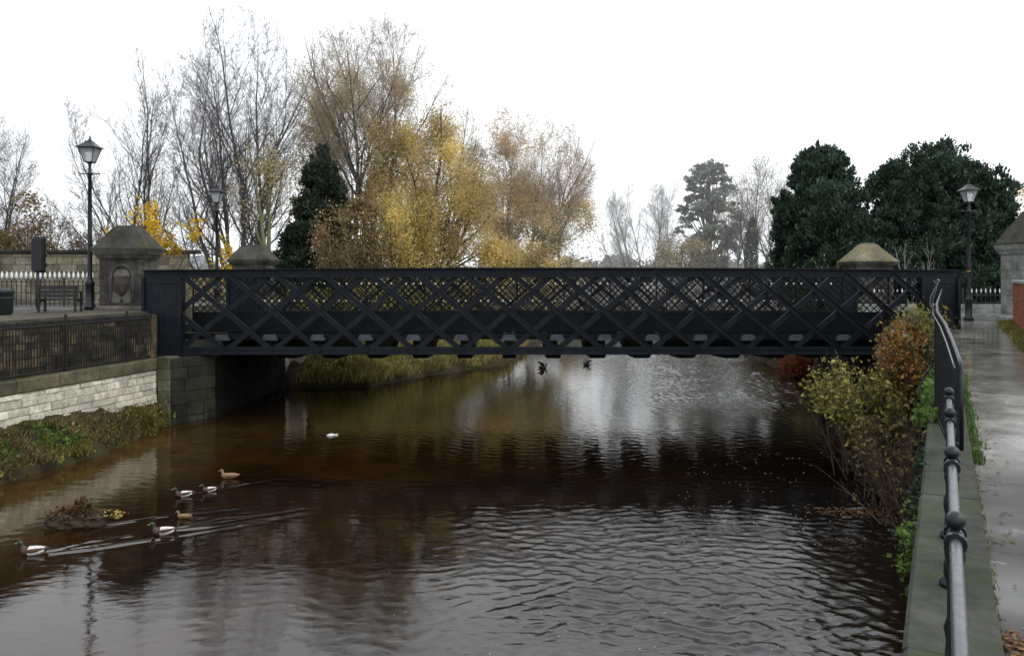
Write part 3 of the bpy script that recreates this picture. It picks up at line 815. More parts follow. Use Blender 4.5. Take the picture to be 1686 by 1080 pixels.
for k in range(-6, 9):
    x = xc+k*1.525
    if x < XL+1.4 or x > XR-1.3: continue
    m = MB()
    zs = [(25.25, -.62), (26.2, -.90), (27.2, -1.22), (28.8, -1.29), (30.2, -1.2), (31.3, -.9), (32.2, -.62)]
    for i in range(len(zs)-1):
        (ya, za), (yb, zb_) = zs[i], zs[i+1]
        for (hw, up0, up1) in ((.235, 0, .04), (.03, .04, None)):
            ta = -.24 if up1 is None else za+up1; tb = -.24 if up1 is None else zb_+up1
            vs = [(x-hw, ya, za+up0), (x+hw, ya, za+up0), (x+hw, yb, zb_+up0), (x-hw, yb, zb_+up0),
                  (x-hw, ya, ta), (x+hw, ya, ta), (x+hw, yb, tb), (x-hw, yb, tb)]
            m.add(vs, [(0,3,2,1),(4,5,6,7),(0,1,5,4),(1,2,6,5),(2,3,7,6),(3,0,4,7)])
    cb = m.build('cross_beam', M['iron_in'], br)
    m = MB(); 
    m.add([(x-.25, 25.10, -.44), (x+.25, 25.10, -.44), (x+.17, 25.10, -.26), (x-.17, 25.10, -.26), (x-.25, 25.24, -.44), (x+.25, 25.24, -.44), (x+.17, 25.24, -.26), (x-.17, 25.24, -.26)],
          [(0,1,2,3),(7,6,5,4),(0,4,5,1),(1,5,6,2),(2,6,7,3),(3,7,4,0)])
    m.build('beam_shoe', M['pad'], cb)

# ================================================================== STONE PIERS
def frustum(m, cx, cy, hx0, hy0, z0, hx1, hy1, z1):
    vs = [(cx-hx0,cy-hy0,z0),(cx+hx0,cy-hy0,z0),(cx+hx0,cy+hy0,z0),(cx-hx0,cy+hy0,z0),(cx-hx1,cy-hy1,z1),(cx+hx1,cy-hy1,z1),(cx+hx1,cy+hy1,z1),(cx-hx1,cy+hy1,z1)]
    m.add(vs, [(0,3,2,1),(4,5,6,7),(0,1,5,4),(1,2,6,5),(2,3,7,6),(3,0,4,7)])
def stone_pier(label, x, y, zb, hw, hd, zbody, zeave, ztop, capm, bodym, carved=False, flat=.48, group=None):
    t = thing('stone_pier', label, 'gate pier', (x, y, zb), 0, group)
    rnd = random.Random(int(x*10)+77)
    m = MB()
    H = zbody-zb
    m.box(-hw+.03, hw-.03, -hd+.03, hd-.03, 0, H)
    for (A, B, nn) in (((-hw, -hd), (hw, -hd), (0, -1)), ((hw, -hd+.004), (hw, hd), (1, 0)), ((-hw, hd), (-hw, -hd+.004), (-1, 0))):
        if carved and nn == (0, -1):
            m.courses((-hw, -hd), (-hw+.22, -hd), 0, H, nn, .3, .3, .4, .006, .03, .008, rnd)
            m.courses((hw-.22, -hd), (hw, -hd), 0, H, nn, .3, .3, .4, .006, .03, .008, rnd)
        else: m.courses(A, B, 0, H, nn, .32, .4, .8, .008, .03, .008, rnd)
    m.build('shaft', bodym, t)
    m = MB()
    frustum(m, 0, 0, hw+.12, hd+.12, -.02, hw+.12, hd+.12, .16); frustum(m, 0, 0, hw+.12, hd+.12, .16, hw+.02, hd+.02, .22)
    bevel(m.build('plinth', bodym, t), .01)
    m = MB(); e = zeave-zbody
    frustum(m, 0, 0, hw+.03, hd+.03, H, hw+.10, hd+.10, H+e*.45)
    frustum(m, 0, 0, hw+.12, hd+.12, H+e*.45, hw+.19, hd+.19, H+e)
    bevel(m.build('cornice', bodym, t), .01)
    m = MB(); c = ztop-zb; z0 = zeave-zb
    frustum(m, 0, 0, hw+.20, hd+.20, z0, hw+.20, hd+.20, z0+.06)
    k = flat
    frustum(m, 0, 0, hw+.15, hd+.15, z0+.06, (hw+.15)*k+.06, (hd+.15)*k+.06, c-.06)
    frustum(m, 0, 0, (hw+.15)*k+.02, (hd+.15)*k+.02, c-.06, (hw+.15)*k, (hd+.15)*k, c)
    bevel(m.build('cap', capm, t), .012)
    if carved:
        yf = -hd+.02
        m = MB(); m.box(-hw+.22, hw-.22, yf, yf+.03, .22, H); m.build('niche', M['carve'], t)
        # round arch with a hanging shield and drapery
        m = MB()
        pts = [(.36*math.cos(a), yf-.02, H-.62+.42*math.sin(a)) for a in np.linspace(0, math.pi, 13)]
        m.tube([(.36, yf-.02, .4)]+pts+[(-.36, yf-.02, .4)], .045, 6)
        m.build('arch_moulding', bodym, t)
        m = MB()
        m.add([(-.24, yf-.05, H-.62), (.24, yf-.05, H-.62), (.26, yf-.05, H-.5), (.16, yf-.05, H-.36), (-.16, yf-.05, H-.36), (-.26, yf-.05, H-.5),
               (-.24, yf, H-.62), (.24, yf, H-.62), (.26, yf, H-.5), (.16, yf, H-.36), (-.16, yf, H-.36), (-.26, yf, H-.5)],
              [(0,1,2,3,4,5), (0,6,7,1), (1,7,8,2), (2,8,9,3), (3,9,10,4), (4,10,11,5), (5,11,6,0)])
        m.build('lunette', M['carve_light'], t)
        m = MB(); m.add([(-.32, yf-.04, .32), (-.08, yf-.04, .32), (-.28, yf-.04, .72), (.32, yf-.04, .32), (.08, yf-.04, .32), (.28, yf-.04, .72), (0, yf-.04, .5),
               (-.32, yf, .32), (-.28, yf, .72), (.32, yf, .32), (.28, yf, .72)],
              [(0,1,6,2), (5,6,4,3), (0,2,8,7), (3,9,10,5)])
        m.build('relief', M['carve_light'], t)
        m = MB(); m.lathe([(.02, -.42), (.12, -.3), (.22, -.05), (.24, .2), (.2, .22)], (0, yf-.01, .98), 12)
        m.build('shield', M['carve'], t)
    return t
stone_pier('large stone pier with pyramid cap and carved arch panel beside the left bridge end', -12.62, 26.0, .42, .74, .46, 2.16, 2.46, 3.26, M['cap'], M['pier'], True, .36)
stone_pier('small pyramid cap pier showing above the bridge girder on the left, behind the lattice', -11.72, 35.9, .3, .75, .72, 2.1, 2.30, 3.02, M['cap'], M['pier'], False, .45)
stone_pier('moss topped stone pier showing above the bridge girder near the yew', 16.20, 36.0, -.1, .82, .75, 2.02, 2.24, 3.10, M['cap_moss'], M['pier'], False, .26)
stone_pier('big pale stone pier at the right edge beside the red brick wall', 19.55, 29.3, -.08, .90, .85, 2.42, 2.78, 4.1, M['cap'], M['pale'], False, .3)

# brick wall on the right of the path
w = thing('brick_wall', 'red brick wall on the right of the path running up to the pale pier', 'wall', (0,0,0))
bA = np.array([8.1, 11.0]); bB = np.array([17.75, 28.0]); bu = unit(bB-bA); bn = (-bu[1], bu[0])
m = MB(); m.courses(bA, bB, -.1, 1.36, bn, .075, .215, .225, .004, .2, .01, random.Random(31)); m.build('brickwork', M['brickred'], w)
m = MB(); a = 0; L = np.linalg.norm(bB-bA)
while a < L:
    l = min(.6, L-a); m.block((bA[0], bA[1], 0), (bu[0], bu[1], 0), (bn[0], bn[1], 0), a+.003, a+l-.003, 1.364, 1.47, -.26, .05, .02); a += l
m.build('coping', M['pale'], w)

# ================================================================== RAILINGS
def railing(name, label, pts, ztop, zbot, spacing, post_every, mat, tip=None, tiph=.12, bar_r=.009, group=None, rails=(.08, -.12), flatrail=True, tipw=.02, zfun=None):
    t = thing(name, label, 'railing', (0,0,0), 0, group)
    pts = [np.array(p, float) for p in pts]
    seg = [np.linalg.norm(pts[i+1]-pts[i]) for i in range(len(pts)-1)]; L = sum(seg)
    zf = zfun or (lambda s: 0)
    def at(s):
        for i, l in enumerate(seg):
            if s <= l or i == len(seg)-1: return pts[i]+(pts[i+1]-pts[i])*min(1, s/l)
            s -= l
    m = MB(); n = int(L/spacing)
    mt = MB()
    for i in range(n+1):
        s = i*spacing; p = at(s); dz = zf(s/L)
        m.bar((p[0], p[1], zbot+dz+.02), (p[0], p[1], ztop+dz), bar_r*2, bar_r*2, (0, 1, 0))
        if tip: mt = MB(); mt.lathe([(bar_r, 0), (tipw, tiph*.3), (tipw*.8, tiph*.6), (.002, tiph)], (p[0], p[1], ztop+dz), 6); mt.build('spearhead', tip, t)
    m.build('bars', mat, t)
    for off, base in ((rails[0], zbot), (rails[1], ztop)):
        m = MB()
        k = max(len(pts), 2)
        ss = np.linspace(0, L, 24)
        m.tube([(at(s)[0], at(s)[1], base+off+zf(s/L)) for s in ss], .016, 6)
        m.build('rail', mat, t)
    j = 0; s = 0
    while s <= L:
        p = at(s); dz = zf(s/L)
        m = MB(); m.box(p[0]-.03, p[0]+.03, p[1]-.03, p[1]+.03, zbot+dz-.05, ztop+dz+.06); m.lathe([(.03, 0), (.05, .05), (.035, .09), (.004, .14)], (p[0], p[1], ztop+dz+.06), 8)
        m.build('post', mat, t); s += post_every
    return t
railing('iron_railing', 'rusty black riverside railing standing on the mossy coping of the left wall', [Lw(9.5, .16), Lw(23.95, .16)], .46, -.9, .092, 2.3, M['fenceblack'], bar_r=.0115)
railing('white_tipped_railing', 'railing with white spear tips on the left street in front of the stone wall', [(-26, 27.4), (-15.6, 29.4)], 1.50, SG, .16, 2.4, M['fenceblack'], M['white'], .30, .012, rails=(.1, -.1), tipw=.05)
railing('white_tipped_railing', 'railing with white spear tips on the low wall in front of the dark yew', [(14.6, 34.0), (30, 34.0)], .88, .42, .2, 2.4, M['fenceblack'], M['white'], .2, .012, rails=(.05, -.08), tipw=.034)
w = thing('low_wall', 'low grey stone wall under the white tipped railing at the right road edge', 'wall', (0,0,0))
m = MB(); m.courses((14.4, 33.85), (40, 33.85), .0, .40, (0, -1), .2, .35, .7, .01, .3, .012, random.Random(41)); m.build('stonework', M['pale'], w)
w = thing('boundary_wall', 'tall stone wall with dark coping across the street at far left', 'wall', (0,0,0))
m = MB(); m.courses((-34, 31.4), (-13.4, 32.6), SG-.1, 2.52, (.06, -1), .26, .35, .8, .02, .3, .015, random.Random(43)); m.build('stonework', M['wallfar'], w)
m = MB(); a = 0
bu2 = Vector((20.6, 1.2, 0)).normalized()
while a < 20.6:
    m.block((-34, 31.4, 0), bu2, (.058, -1, 0), a+.004, a+1.0, 2.524, 2.68, -.36, .07, .03); a += 1.004
m.build('coping', M['abut'], w)

# handrail with ball finials along the river wall
def handrail():
    t = thing('handrail', 'grey iron handrail with ball topped posts on the river wall', 'railing', (0,0,0))
    zr = .85; yy = [1.0, 2.35, 3.23, 4.15, 4.9]
    c = lambda y: W(y, .17)
    m = MB(); m.tube([(*c(-.5), zr)]+[(*c(y), zr) for y in np.linspace(.2, 4.95, 12)], .0165, 12); m.build('rail', M['rail'], t, True)
    m = MB(); m.tube([(*c(-.5), zr-.42)]+[(*c(y), zr-.42) for y in np.linspace(.2, 4.95, 12)], .013, 8); m.build('lower_rail', M['black'], t, True)
    for y in yy:
        p = c(y)
        m = MB()
        m.lathe([(.05, 0), (.05, .03), (.028, .05), (.022, .15), (.03, .2), (.018, .24), (.018, zr-.48), (.03, zr-.44), (.03, zr-.40), (.018, zr-.36), (.018, zr-.1), (.028, zr-.05), (.02, zr-.01)], (p[0], p[1], .0), 12)
        po = m.build('post', M['black'], t, True)
        m = MB()
        u = np.array([UW[0], UW[1], 0]); 
        for dd in (-.055, .0, .05):
            rr_ = .030 if dd else .024
            m.tube([(*(p+UW*(dd-.012)), zr), (*(p+UW*(dd+.012)), zr)], rr_, 14)
        m.tube([(*(p-UW*.05), zr), (*(p+UW*.05), zr)], .023, 14)
        m.build('collar', M['black'], po, False)
        m = MB(); R_ = .0275
        m.lathe([(.012, -R_)]+[(R_*math.sin(a), -R_*math.cos(a)) for a in np.linspace(.5, 3.0, 9)]+[(.002, R_)], (p[0]+UW[0]*.015, p[1]+UW[1]*.015, zr+.045), 14)
        m.build('ball', M['black'], po, True)
handrail()
# taller barred railing further along
def tall_railing():
    t = thing('barred_railing', 'tall dark barred railing on the river wall between the handrail and the bridge', 'railing', (0,0,0))
    K_ = [(3.36, 5.9, .93, .30), (3.74, 6.7, 1.05, .14), (4.17, 7.6, 1.14, .04), (4.74, 8.8, 1.2, .0), (6.24, 11.6, 1.2, 0), (7.78, 14.4, 1.2, 0), (13.48, 24.75, 1.2, 0)]
    A_ = np.array(K_); L = np.concatenate([[0], np.cumsum(np.linalg.norm(np.diff(A_[:, :2], axis=0), axis=1))])
    at = lambda s: [float(np.interp(s, L, A_[:, k])) for k in range(4)]
    m = MB(); s = 0
    while s < L[-1]:
        x, y, zt, zb = at(s); m.bar((x, y, zb), (x, y, zt), .013, .013, (0, 1, 0)); s += .15
    m.build('bars', M['black'], t)
    ss = list(np.linspace(0, 4, 20))+list(np.linspace(4.5, L[-1], 24))
    m = MB(); m.tube([at(s)[:2]+[at(s)[3]+.05] for s in ss], .014, 6); m.build('bottom_rail', M['black'], t)
    m = MB(); m.tube([at(0)[:2]+[.30]]+[at(s)[:3] for s in ss], .015, 8); m.build('top_rail', M['black'], t, True)
    m = MB(); m.tube([[at(s)[0]-.04, at(s)[1]+.02, at(s)[2]-.02] for s in ss[:24]], .007, 6); m.build('top_wire', M['rail'], t, True)
    for s in (3.3, 6.2, 9.1, 12.0, 15.0, 18.0, 21.0):
        x, y, zt, zb = at(s); m = MB(); m.box(x-.02, x+.02, y-.02, y+.02, 0, zt-.01); m.build('post', M['black'], t)
    a = np.array([4.66, 8.75, 1.2])
    m = MB(); m.tube([a, a+(-.03, 0, .08), a+(-.02, 0, .17), a+(.02, 0, .25), a+(.055, 0, .31), a+(.06, 0, .345)], .007, 8)
    m.tube([a+(.02, 0, 0), a+(-.005, 0, .10), a+(.015, 0, .18), a+(.045, 0, .26), a+(.035, 0, .335), a+(.01, 0, .35)], .005, 8)
    m.lathe([(.004, -.02), (.014, -.01), (.017, 0), (.014, .01), (.004, .02)], a+(.065, 0, .35), 10)
    m.build('scroll', M['rail'], t, True)
    b = np.array([4.75, 8.9, 0])
    m = MB(); m.tube([(b[0]+.0, b[1], .62), (b[0]-.10, b[1], .5), (b[0]-.16, b[1], .32), (b[0]-.15, b[1], .14), (b[0]-.09, b[1], .03)], .009, 8)
    m.build('stay', M['black'], t, True)
tall_railing()

# ================================================================== STREET LAMPS
def lamp(label, x, y, z, H, plate=False):
    t = thing('street_lamp', label, 'street lamp', (x, y, z), 0, 'Victorian style lantern lamp posts')
    k = H/5.3
    m = MB()
    m.lathe([(.17, 0), (.17, .12), (.13, .16), (.12, .75), (.15, .80), (.11, .86), (.075, .95), (.07, 1.1), (.062, 2.5), (.05, 4.05), (.075, 4.08), (.075, 4.14), (.045, 4.18), (.042, 4.38), (.07, 4.44)], (0,0,0), 12)
    m.build('post', M['black'], t, True)
    m = MB(); m.tube([(-.29, 0, 4.11), (.29, 0, 4.11)], .016, 8)
    m.lathe([(.004, -.03), (.028, 0), (.004, .03)], (-.29, 0, 4.11), 8); m.lathe([(.004, -.03), (.028, 0), (.004, .03)], (.29, 0, 4.11), 8)
    m.build('ladder_bar', M['black'], t)
    la = link('lantern', None, t); la.location = (0, 0, 4.44); la.scale = (.92, .92, .95)
    m = MB()
    frustum(m, 0, 0, .12, .12, 0, .13, .13, .03); frustum(m, 0, 0, .265, .265, .44, .27, .27, .47)
    for sx in (-1, 1):
        for sy in (-1, 1): m.bar((sx*.12, sy*.12, .02), (sx*.25, sy*.25, .45), .022, .022)
    m.build('lantern_frame', M['black'], la)
    m = MB(); frustum(m, 0, 0, .115, .115, .03, .245, .245, .44); m.build('glass', M['glass'], la)
    m = MB(); frustum(m, 0, 0, .33, .33, .47, .30, .30, .50); frustum(m, 0, 0, .29, .29, .50, .12, .12, .64); frustum(m, 0, 0, .13, .13, .64, .08, .08, .70)
    m.lathe([(.05, .70), (.06, .74), (.02, .77), (.035, .81), (.01, .86), (.004, .93)], (0,0,0), 10)
    m.build('roof', M['black'], la)
    if plate:
        m = MB(); m.lathe([(.072, 1.62), (.078, 1.63), (.078, 1.86), (.072, 1.87)], (0,0,0), 14); m.build('yellow_band', M['yellow'], t, True)
    t.scale = (1 if plate is None else 1, 1, k) if False else (k, k, k)
    return t
p = P(148, 500, 25.9); lamp('tall black lantern lamp beside the carved stone pier on the left', p[0], p[1], SG, 5.75)
p = P(357, 500, 40); lamp('distant black lantern lamp in front of the bare trees, between the two left piers', p[0], p[1], -.05, 6.4)
p = P(1595, 523, 29.9); lamp('black lantern lamp with a yellow band in front of the dark yew', p[0], p[1], -.09, 5.35, True)

# traffic light seen from behind
p = P(62, 500, 27.0)
t = thing('traffic_light', 'black traffic light seen from behind in front of the far left stone wall', 'traffic light', (p[0], p[1], SG))
m = MB(); m.tube([(0,0,0), (0,0,1.5)], .05, 10); m.build('pole', M['fenceblack'], t, True)
m = MB(); m.box(-.17, .17, -.09, .12, 1.28, 2.38); m.box(-.2, .2, .12, .14, 1.22, 2.44); bevel(m.build('signal_head', M['black'], t), .02)
for i in range(3):
    m = MB(); m.tube([(0, .141, 1.5+i*.34), (0, .36, 1.49+i*.34)], .12, 12, False); m.build('hood', M['black'], t)
# bench behind the left wall
p = P(94, 500, 24.0)
t = thing('park_bench', 'dark bench seen from behind beyond the left river wall', 'bench', (p[0], p[1], SG), R(8))
m = MB()
for i in range(3): m.box(-.6, .6, -.02, .02, .46+i*.12, .56+i*.12)
m.build('backrest', M['fenceblack'], t)
m = MB()
for i in range(4): m.box(-.6, .6, .06+i*.11, .15+i*.11, .38, .42)
m.build('seat', M['fenceblack'], t)
for sx in (-.52, .52):
    m = MB(); m.box(sx-.03, sx+.03, -.04, .02, 0, .8); m.box(sx-.03, sx+.03, .40, .46, 0, .6); m.box(sx-.028, sx+.028, .02, .40, .32, .37); m.box(sx-.03, sx+.03, .0, .46, .6, .64); m.build('leg', M['fenceblack'], t)
p = P(4, 500, 22.5)
t = thing('litter_bin', 'dark green litter bin at the far left edge behind the river wall', 'bin', (p[0], p[1], SG))
m = MB(); m.lathe([(.2, 0), (.26, .05), (.28, .62), (.3, .64), (.3, .7), (.1, .76)], (0,0,0), 14); m.build('body', paint_mat('bin_green', (.008, .016, .014), .6), t, True)
m = MB(); m.lathe([(.305, .45), (.315, .46), (.315, .5), (.305, .51)], (0,0,0), 14); m.build('band', M['fenceblack'], t, True)
# pale building gable behind the second pier
p = P(303, 455, 62)
t = thing('pale_building', 'small pale slate roofed building peeping above the bridge on the left', 'building', (p[0], p[1], -.1))
m = MB(); m.box(-1.1, 1.1, 0, 5, 0, 2.2); m.build('wall', M['wallfar'], t)
m = MB(); m.add([(-1.25, -.2, 2.2), (1.35, -.2, 2.2), (.75, 2.4, 3.35), (-1.1, 2.4, 3.35), (1.35, 5.2, 2.2), (-1.25, 5.2, 2.2)], [(0,1,2,3), (1,4,2), (2,4,5,3), (0,3,5)]); m.build('roof', M['slate'], t)
m = MB(); m.box(-.4, .4, -.03, -.002, .9, 1.7); m.build('window', M['lens'], t)

# ================================================================== TREES
def fan(n, tilt, seed, spread=.3, lf=(.8, 1.0), az0=0):
    r = random.Random(seed); out = []
    for i in range(n):
        az = az0+360*i/n+r.uniform(-25, 25); out.append((spread*math.cos(R(az)), spread*math.sin(R(az)), r.uniform(*tilt), az, r.uniform(*lf)))
    return out
BG = 'bare trees beyond the bridge'
# T2 tall bare multi-stem
make_tree('bare_tree', 'tallest bare grey tree with many upright stems, left of the dark conifer', 'tree', 392, 58, -.1, 21.5,
          [(0, 0, 2, 80, 1.0), (.4, .2, 7, 20, .95), (-.4, 0, 9, 175, .9), (.9, .3, 9, 350, .92), (-.7, .3, 17, 180, .86), (.2, -.3, 12, 250, .7), (.6, .4, 18, 20, .72), (-1.0, 0, 27, 184, .78), (-1.2, 0, 38, 178, .6)],
          ellip(-.7, 11.5, 6.2, 10.4, 5.0, 2.3), M['bark_grey'], M['twig_grey'], 11, trunk_r=.17, depth=4, kids=(17, 10, 7, 3), ratio=(.38, .42, .45, .5), spread=(36, 36, 38, 38), upt=(.03, .08, .06, .05), start=.12, twig_r=.006)
# T1 upright bare
make_tree('bare_tree', 'slim bare tree with feathery upright branches behind the carved pier', 'tree', 232, 54, -.1, 17.4,
          [(0, 0, 1, 0, 1.0), (.15, .2, 4, 10, .88), (-.3, 0, 9, 180, .86), (-.5, 0, 15, 185, .76), (-.7, 0, 22, 180, .66), (-.9, 0, 30, 176, .58), (.4, 0, 9, 0, .6)],
          ellip(-1.3, 8.8, 3.7, 8.9, 3.6, 2.4), M['bark_grey'], M['twig_grey'], 12, trunk_r=.11, depth=4, kids=(16, 9, 5, 2), ratio=(.34, .42, .45, .5), spread=(30, 32, 36, 36), upt=(.03, .09, .07, .05), start=.10)
# T0 left edge
make_tree('bare_tree', 'bare tree cut by the left edge of the picture', 'tree', -28, 46, -.1, 11.6, fan(5, (4, 22), 2),
          ellip(0, 6, 3.4, 6.0), M['bark_grey'], M['twig_grey'], 13, trunk_r=.10, depth=3, kids=(16, 10, 6), ratio=(.4, .42, .45), spread=(38, 40, 42), upt=(.03, .06, .05))
make_tree('brown_shrub', 'brown leaved scrubby tree over the stone wall at the far left', 'shrub', 20, 42, 0, 5.8, fan(6, (6, 34), 4),
          ellip(0, 3, 2.6, 3.2), M['bark_brown'], M['twig_brown'], 14, [(M['leaf_brown'], 5500, .09, .2, 0, 9, .3), (M['leaf_olive'], 900, .09, .2, 0, 3, .3)], trunk_r=.07, depth=3, kids=(9, 6, 4), ratio=(.42, .45, .45), spread=(40, 42, 44), upt=(.02, .02, .02))
make_tree('bare_shrub', 'dark twiggy shrub behind the left lamp post', 'shrub', 118, 44, 0, 4.8, fan(6, (8, 45), 5),
          ellip(0, 2.4, 2.6, 3.0), M['bark_brown'], M['twig_brown'], 15, [(M['leaf_brown'], 500, .08, .2, 0, 9, .3)], trunk_r=.04, depth=3, kids=(14, 10, 6), ratio=(.42, .45, .45), spread=(40, 42, 44), upt=(.02, .02, .02))
make_tree('bare_shrub', 'pinkish twiggy shrub between the left lamp post and the scrubby brown tree', 'shrub', 72, 50, 0, 6.6, fan(6, (6, 30), 6),
          ellip(0, 3.4, 2.8, 3.6), M['bark_brown'], M['twig_grey'], 16, None, trunk_r=.05, depth=3, kids=(14, 10, 6), ratio=(.42, .45, .45), spread=(40, 42, 44), upt=(.02, .03, .02))
make_tree('bare_shrub', 'dense brown twiggy shrub just behind the carved pier', 'shrub', 160, 46, 0, 4.9, fan(6, (6, 45), 36),
          ellip(0, 2.4, 2.8, 2.6), M['bark_brown'], M['twig_brown'], 36, [(M['leaf_brown'], 900, .08, .2, 0, 9, .3)], trunk_r=.06, depth=3, kids=(9, 7, 5), ratio=(.42, .45, .45), spread=(40, 42, 44), upt=(.02, .03, .02))
# yellow-leaved small tree behind left pier
make_tree('yellow_shrub', 'small tree with bright yellow leaves just behind the carved pier', 'shrub', 255, 31, .3, 4.3,
          [(0, 0, 12, 150, 1.0), (0, 0, 30, 10, .85), (.2, 0, 42, 5, .75), (.1, 0, 5, 60, .85), (.4, 0, 50, 350, .62), (-.4, 0, 30, 180, .9)],
          ellip(0, 2.6, 1.9, 2.4, 1.2), M['bark_brown'], M['twig_brown'], 17, [(M['leaf_bright'], 1100, .085, .11, 2.1, 9, .5, lambda q: math.sin(q[0]*3.1+q[2]*2.3+1) > -.15)], trunk_r=.04, depth=3, kids=(6, 4, 3), ratio=(.42, .45, .45), spread=(40, 42, 44), upt=(.02, .02, .02))
make_tree('yellow_shrub', 'sprig of bright yellow leaves around the foot of the distant left lamp', 'shrub', 372, 44, 0, 4.2, fan(4, (6, 30), 8),
          ellip(0, 2.2, 1.3, 2.1), M['bark_brown'], M['twig_brown'], 18, [(M['leaf_bright'], 900, .085, .14, 1.4, 4, .5)], trunk_r=.05, depth=3, kids=(6, 4, 3), ratio=(.4, .45, .45), spread=(35, 42, 44))
# greenish stem tree
make_tree('mossy_tree', 'slender mossy green trunk with yellowish leaves left of the dark conifer', 'tree', 436, 50, -.1, 10.5,
          [(0, 0, 1, 90, 1.0), (.02, 0, 3, 20, .96)], ellip(-.2, 7.2, 2.3, 3.6), M['bark_green'], M['twig_brown'], 19, [(M['leaf_beige'], 1800, .09, .25, 4.5, 12, .4)],
          trunk_r=.2, depth=3, kids=(11, 6, 4), ratio=(.28, .45, .45), spread=(48, 44, 44), start=.42, upt=(.0, .05, .04))
# T3 conifer
blobs = []; g = np.random.default_rng(21)
for i in range(26):
    z = .8+9.0*(i/25)**1.05; r = 3.3*(1-(z/10.9))**.9+.2
    for j in range(6 if r > .9 else 2):
        a = g.random()*6.28; k_ = g.uniform(.5, .85); blobs.append((r*k_*math.cos(a), r*k_*math.sin(a), z, r*.36+.12, r*.36+.12, .62))
blob_tree('dark_conifer', 'dark green conical conifer behind the bridge on the left', 'conifer', 530, 52, -.1, blobs, M['leaf_conifer'], 22, 1200, .11, 9.5, .2, shell=.6)
# conifer tail left side
blob_tree('dark_conifer', 'low dark evergreen spreading left of the conical conifer', 'conifer', 478, 51, -.1, [(x, y, z, 1.0, .9, .9) for x, y, z in ((-.6,0,1),(.3,.2,1.2),(1.0,0,1.6),(.6,0,2.8),(1.2,.2,3.8),(-.2,0,2.1),(1.6,0,2.4))], M['leaf_conifer'], 23, 1200, .11, 3, .12, shell=.6)
# T4 tall tree with ivy trunk
t = make_tree('tall_tree', 'tallest spreading tree with an ivy clad trunk and fine beige twigs in the centre left', 'tree', 608, 57, -.1, 20.6,
          [(0, 0, 1, 100, 1.0), (.05, .05, 6, 15, .92), (-.05, 0, 8, 178, .88)],
          ellip(.3, 11.8, 6.3, 9.0, 5.4, 2.4), M['bark_grey'], M['twig_pale'], 24, [(M['leaf_beige'], 26000, .06, .26, 5, 17, .3), (M['leaf_pink'], 7000, .05, .26, 12, 30, .3), (M['leaf_gold'], 9000, .075, .26, 3, 13, .5, lambda q: q[0] > .5)],
          trunk_r=.26, depth=4, kids=(19, 11, 7, 3), ratio=(.44, .46, .46, .5), spread=(44, 38, 40, 40), upt=(.02, .09, .06, .04), start=.26)
ivy_on(t, [(0,0,0), (0,0,3), (.05,0,6), (.05,.0,8.5)], [.75, .5, .42, .25], 5200, M['leaf_ivy'], np.random.default_rng(25), .13)
# left shoulder of beige foliage
make_tree('beige_tree', 'beige leaved slim tree filling the left shoulder of the tall ivy clad tree', 'tree', 548, 60, -.1, 16.0, [(0, 0, 3, 180, 1.0), (.1, 0, 9, 165, .95), (0, 0, 12, 190, .8)],
          ellip(-.9, 11.5, 3.3, 5.0, 3), M['bark_brown'], M['twig_warm'], 26, [(M['leaf_beige'], 17000, .085, .30, 5, 30, .4)],
          trunk_r=.16, depth=3, kids=(12, 8, 6), ratio=(.36, .45, .45), spread=(42, 40, 42), start=.35, upt=(.02, .07, .04))
make_tree('brown_shrub', 'brown leaved bush in front of the dark conifer', 'shrub', 574, 47, -.1, 6.2, fan(6, (5, 24), 27),
          ellip(0, 3.4, 2.2, 3.4), M['bark_warm'], M['twig_warm'], 27, [(M['leaf_brown'], 7000, .085, .22, 0, 9, .4), (M['leaf_gold'], 700, .08, .22, 0, 9, .4)], trunk_r=.08, depth=3, kids=(9, 6, 5), ratio=(.4, .45, .45), spread=(38, 42, 44))
# T5 yellow
make_tree('yellow_willow', 'dense golden yellow willow in the middle of the tree line', 'tree', 700, 56, -.1, 13.6, [(0, 0, 3, 30, 1.0), (.2, 0, 14, 5, .95), (-.3, 0, 16, 176, .85), (.3, .2, 25, 0, .8), (-.3, 0, 30, 186, .7), (0, -.3, 20, 270, .8)],
          ellip(.5, 6.6, 4.6, 7.4, 3.4, 2.4), M['bark_brown'], M['twig_warm'], 28, [(M['leaf_yellow'], 40000, .085, .36, 0, 30, .9), (M['leaf_gold'], 18000, .08, .34, 6, 30, .8)],
          trunk_r=.24, depth=3, kids=(13, 9, 6), ratio=(.45, .48, .45), spread=(46, 46, 44), upt=(.02, .03, -.05), start=.1)
make_tree('yellow_willow', 'smaller golden tree in front of the big yellow willow, right of the ivy trunk', 'tree', 668, 50, -.1, 7.2, fan(5, (6, 26), 29),
          ellip(0, 3.6, 2.7, 3.9), M['bark_brown'], M['twig_warm'], 29, [(M['leaf_yellow'], 11000, .08, .25, 0, 30, .9)], trunk_r=.12, depth=3, kids=(10, 8, 5), ratio=(.42, .48, .45), spread=(42, 44, 44), upt=(.02, .02, -.04))
make_tree('bare_tree', 'grey branched tree standing up behind the yellow willow', 'tree', 735, 60, -.1, 15.2, [(0, 0, 2, 0, 1.0), (-.3, 0, 10, 175, .8), (.3, 0, 12, 5, .85)],
          ellip(0, 9, 3.6, 6.6), M['bark_grey'], M['twig_grey'], 30, [(M['leaf_gold'], 1800, .08, .2, 4, 30, .4)], trunk_r=.12, depth=3, kids=(17, 10, 7), ratio=(.36, .45, .45), spread=(38, 40, 42))
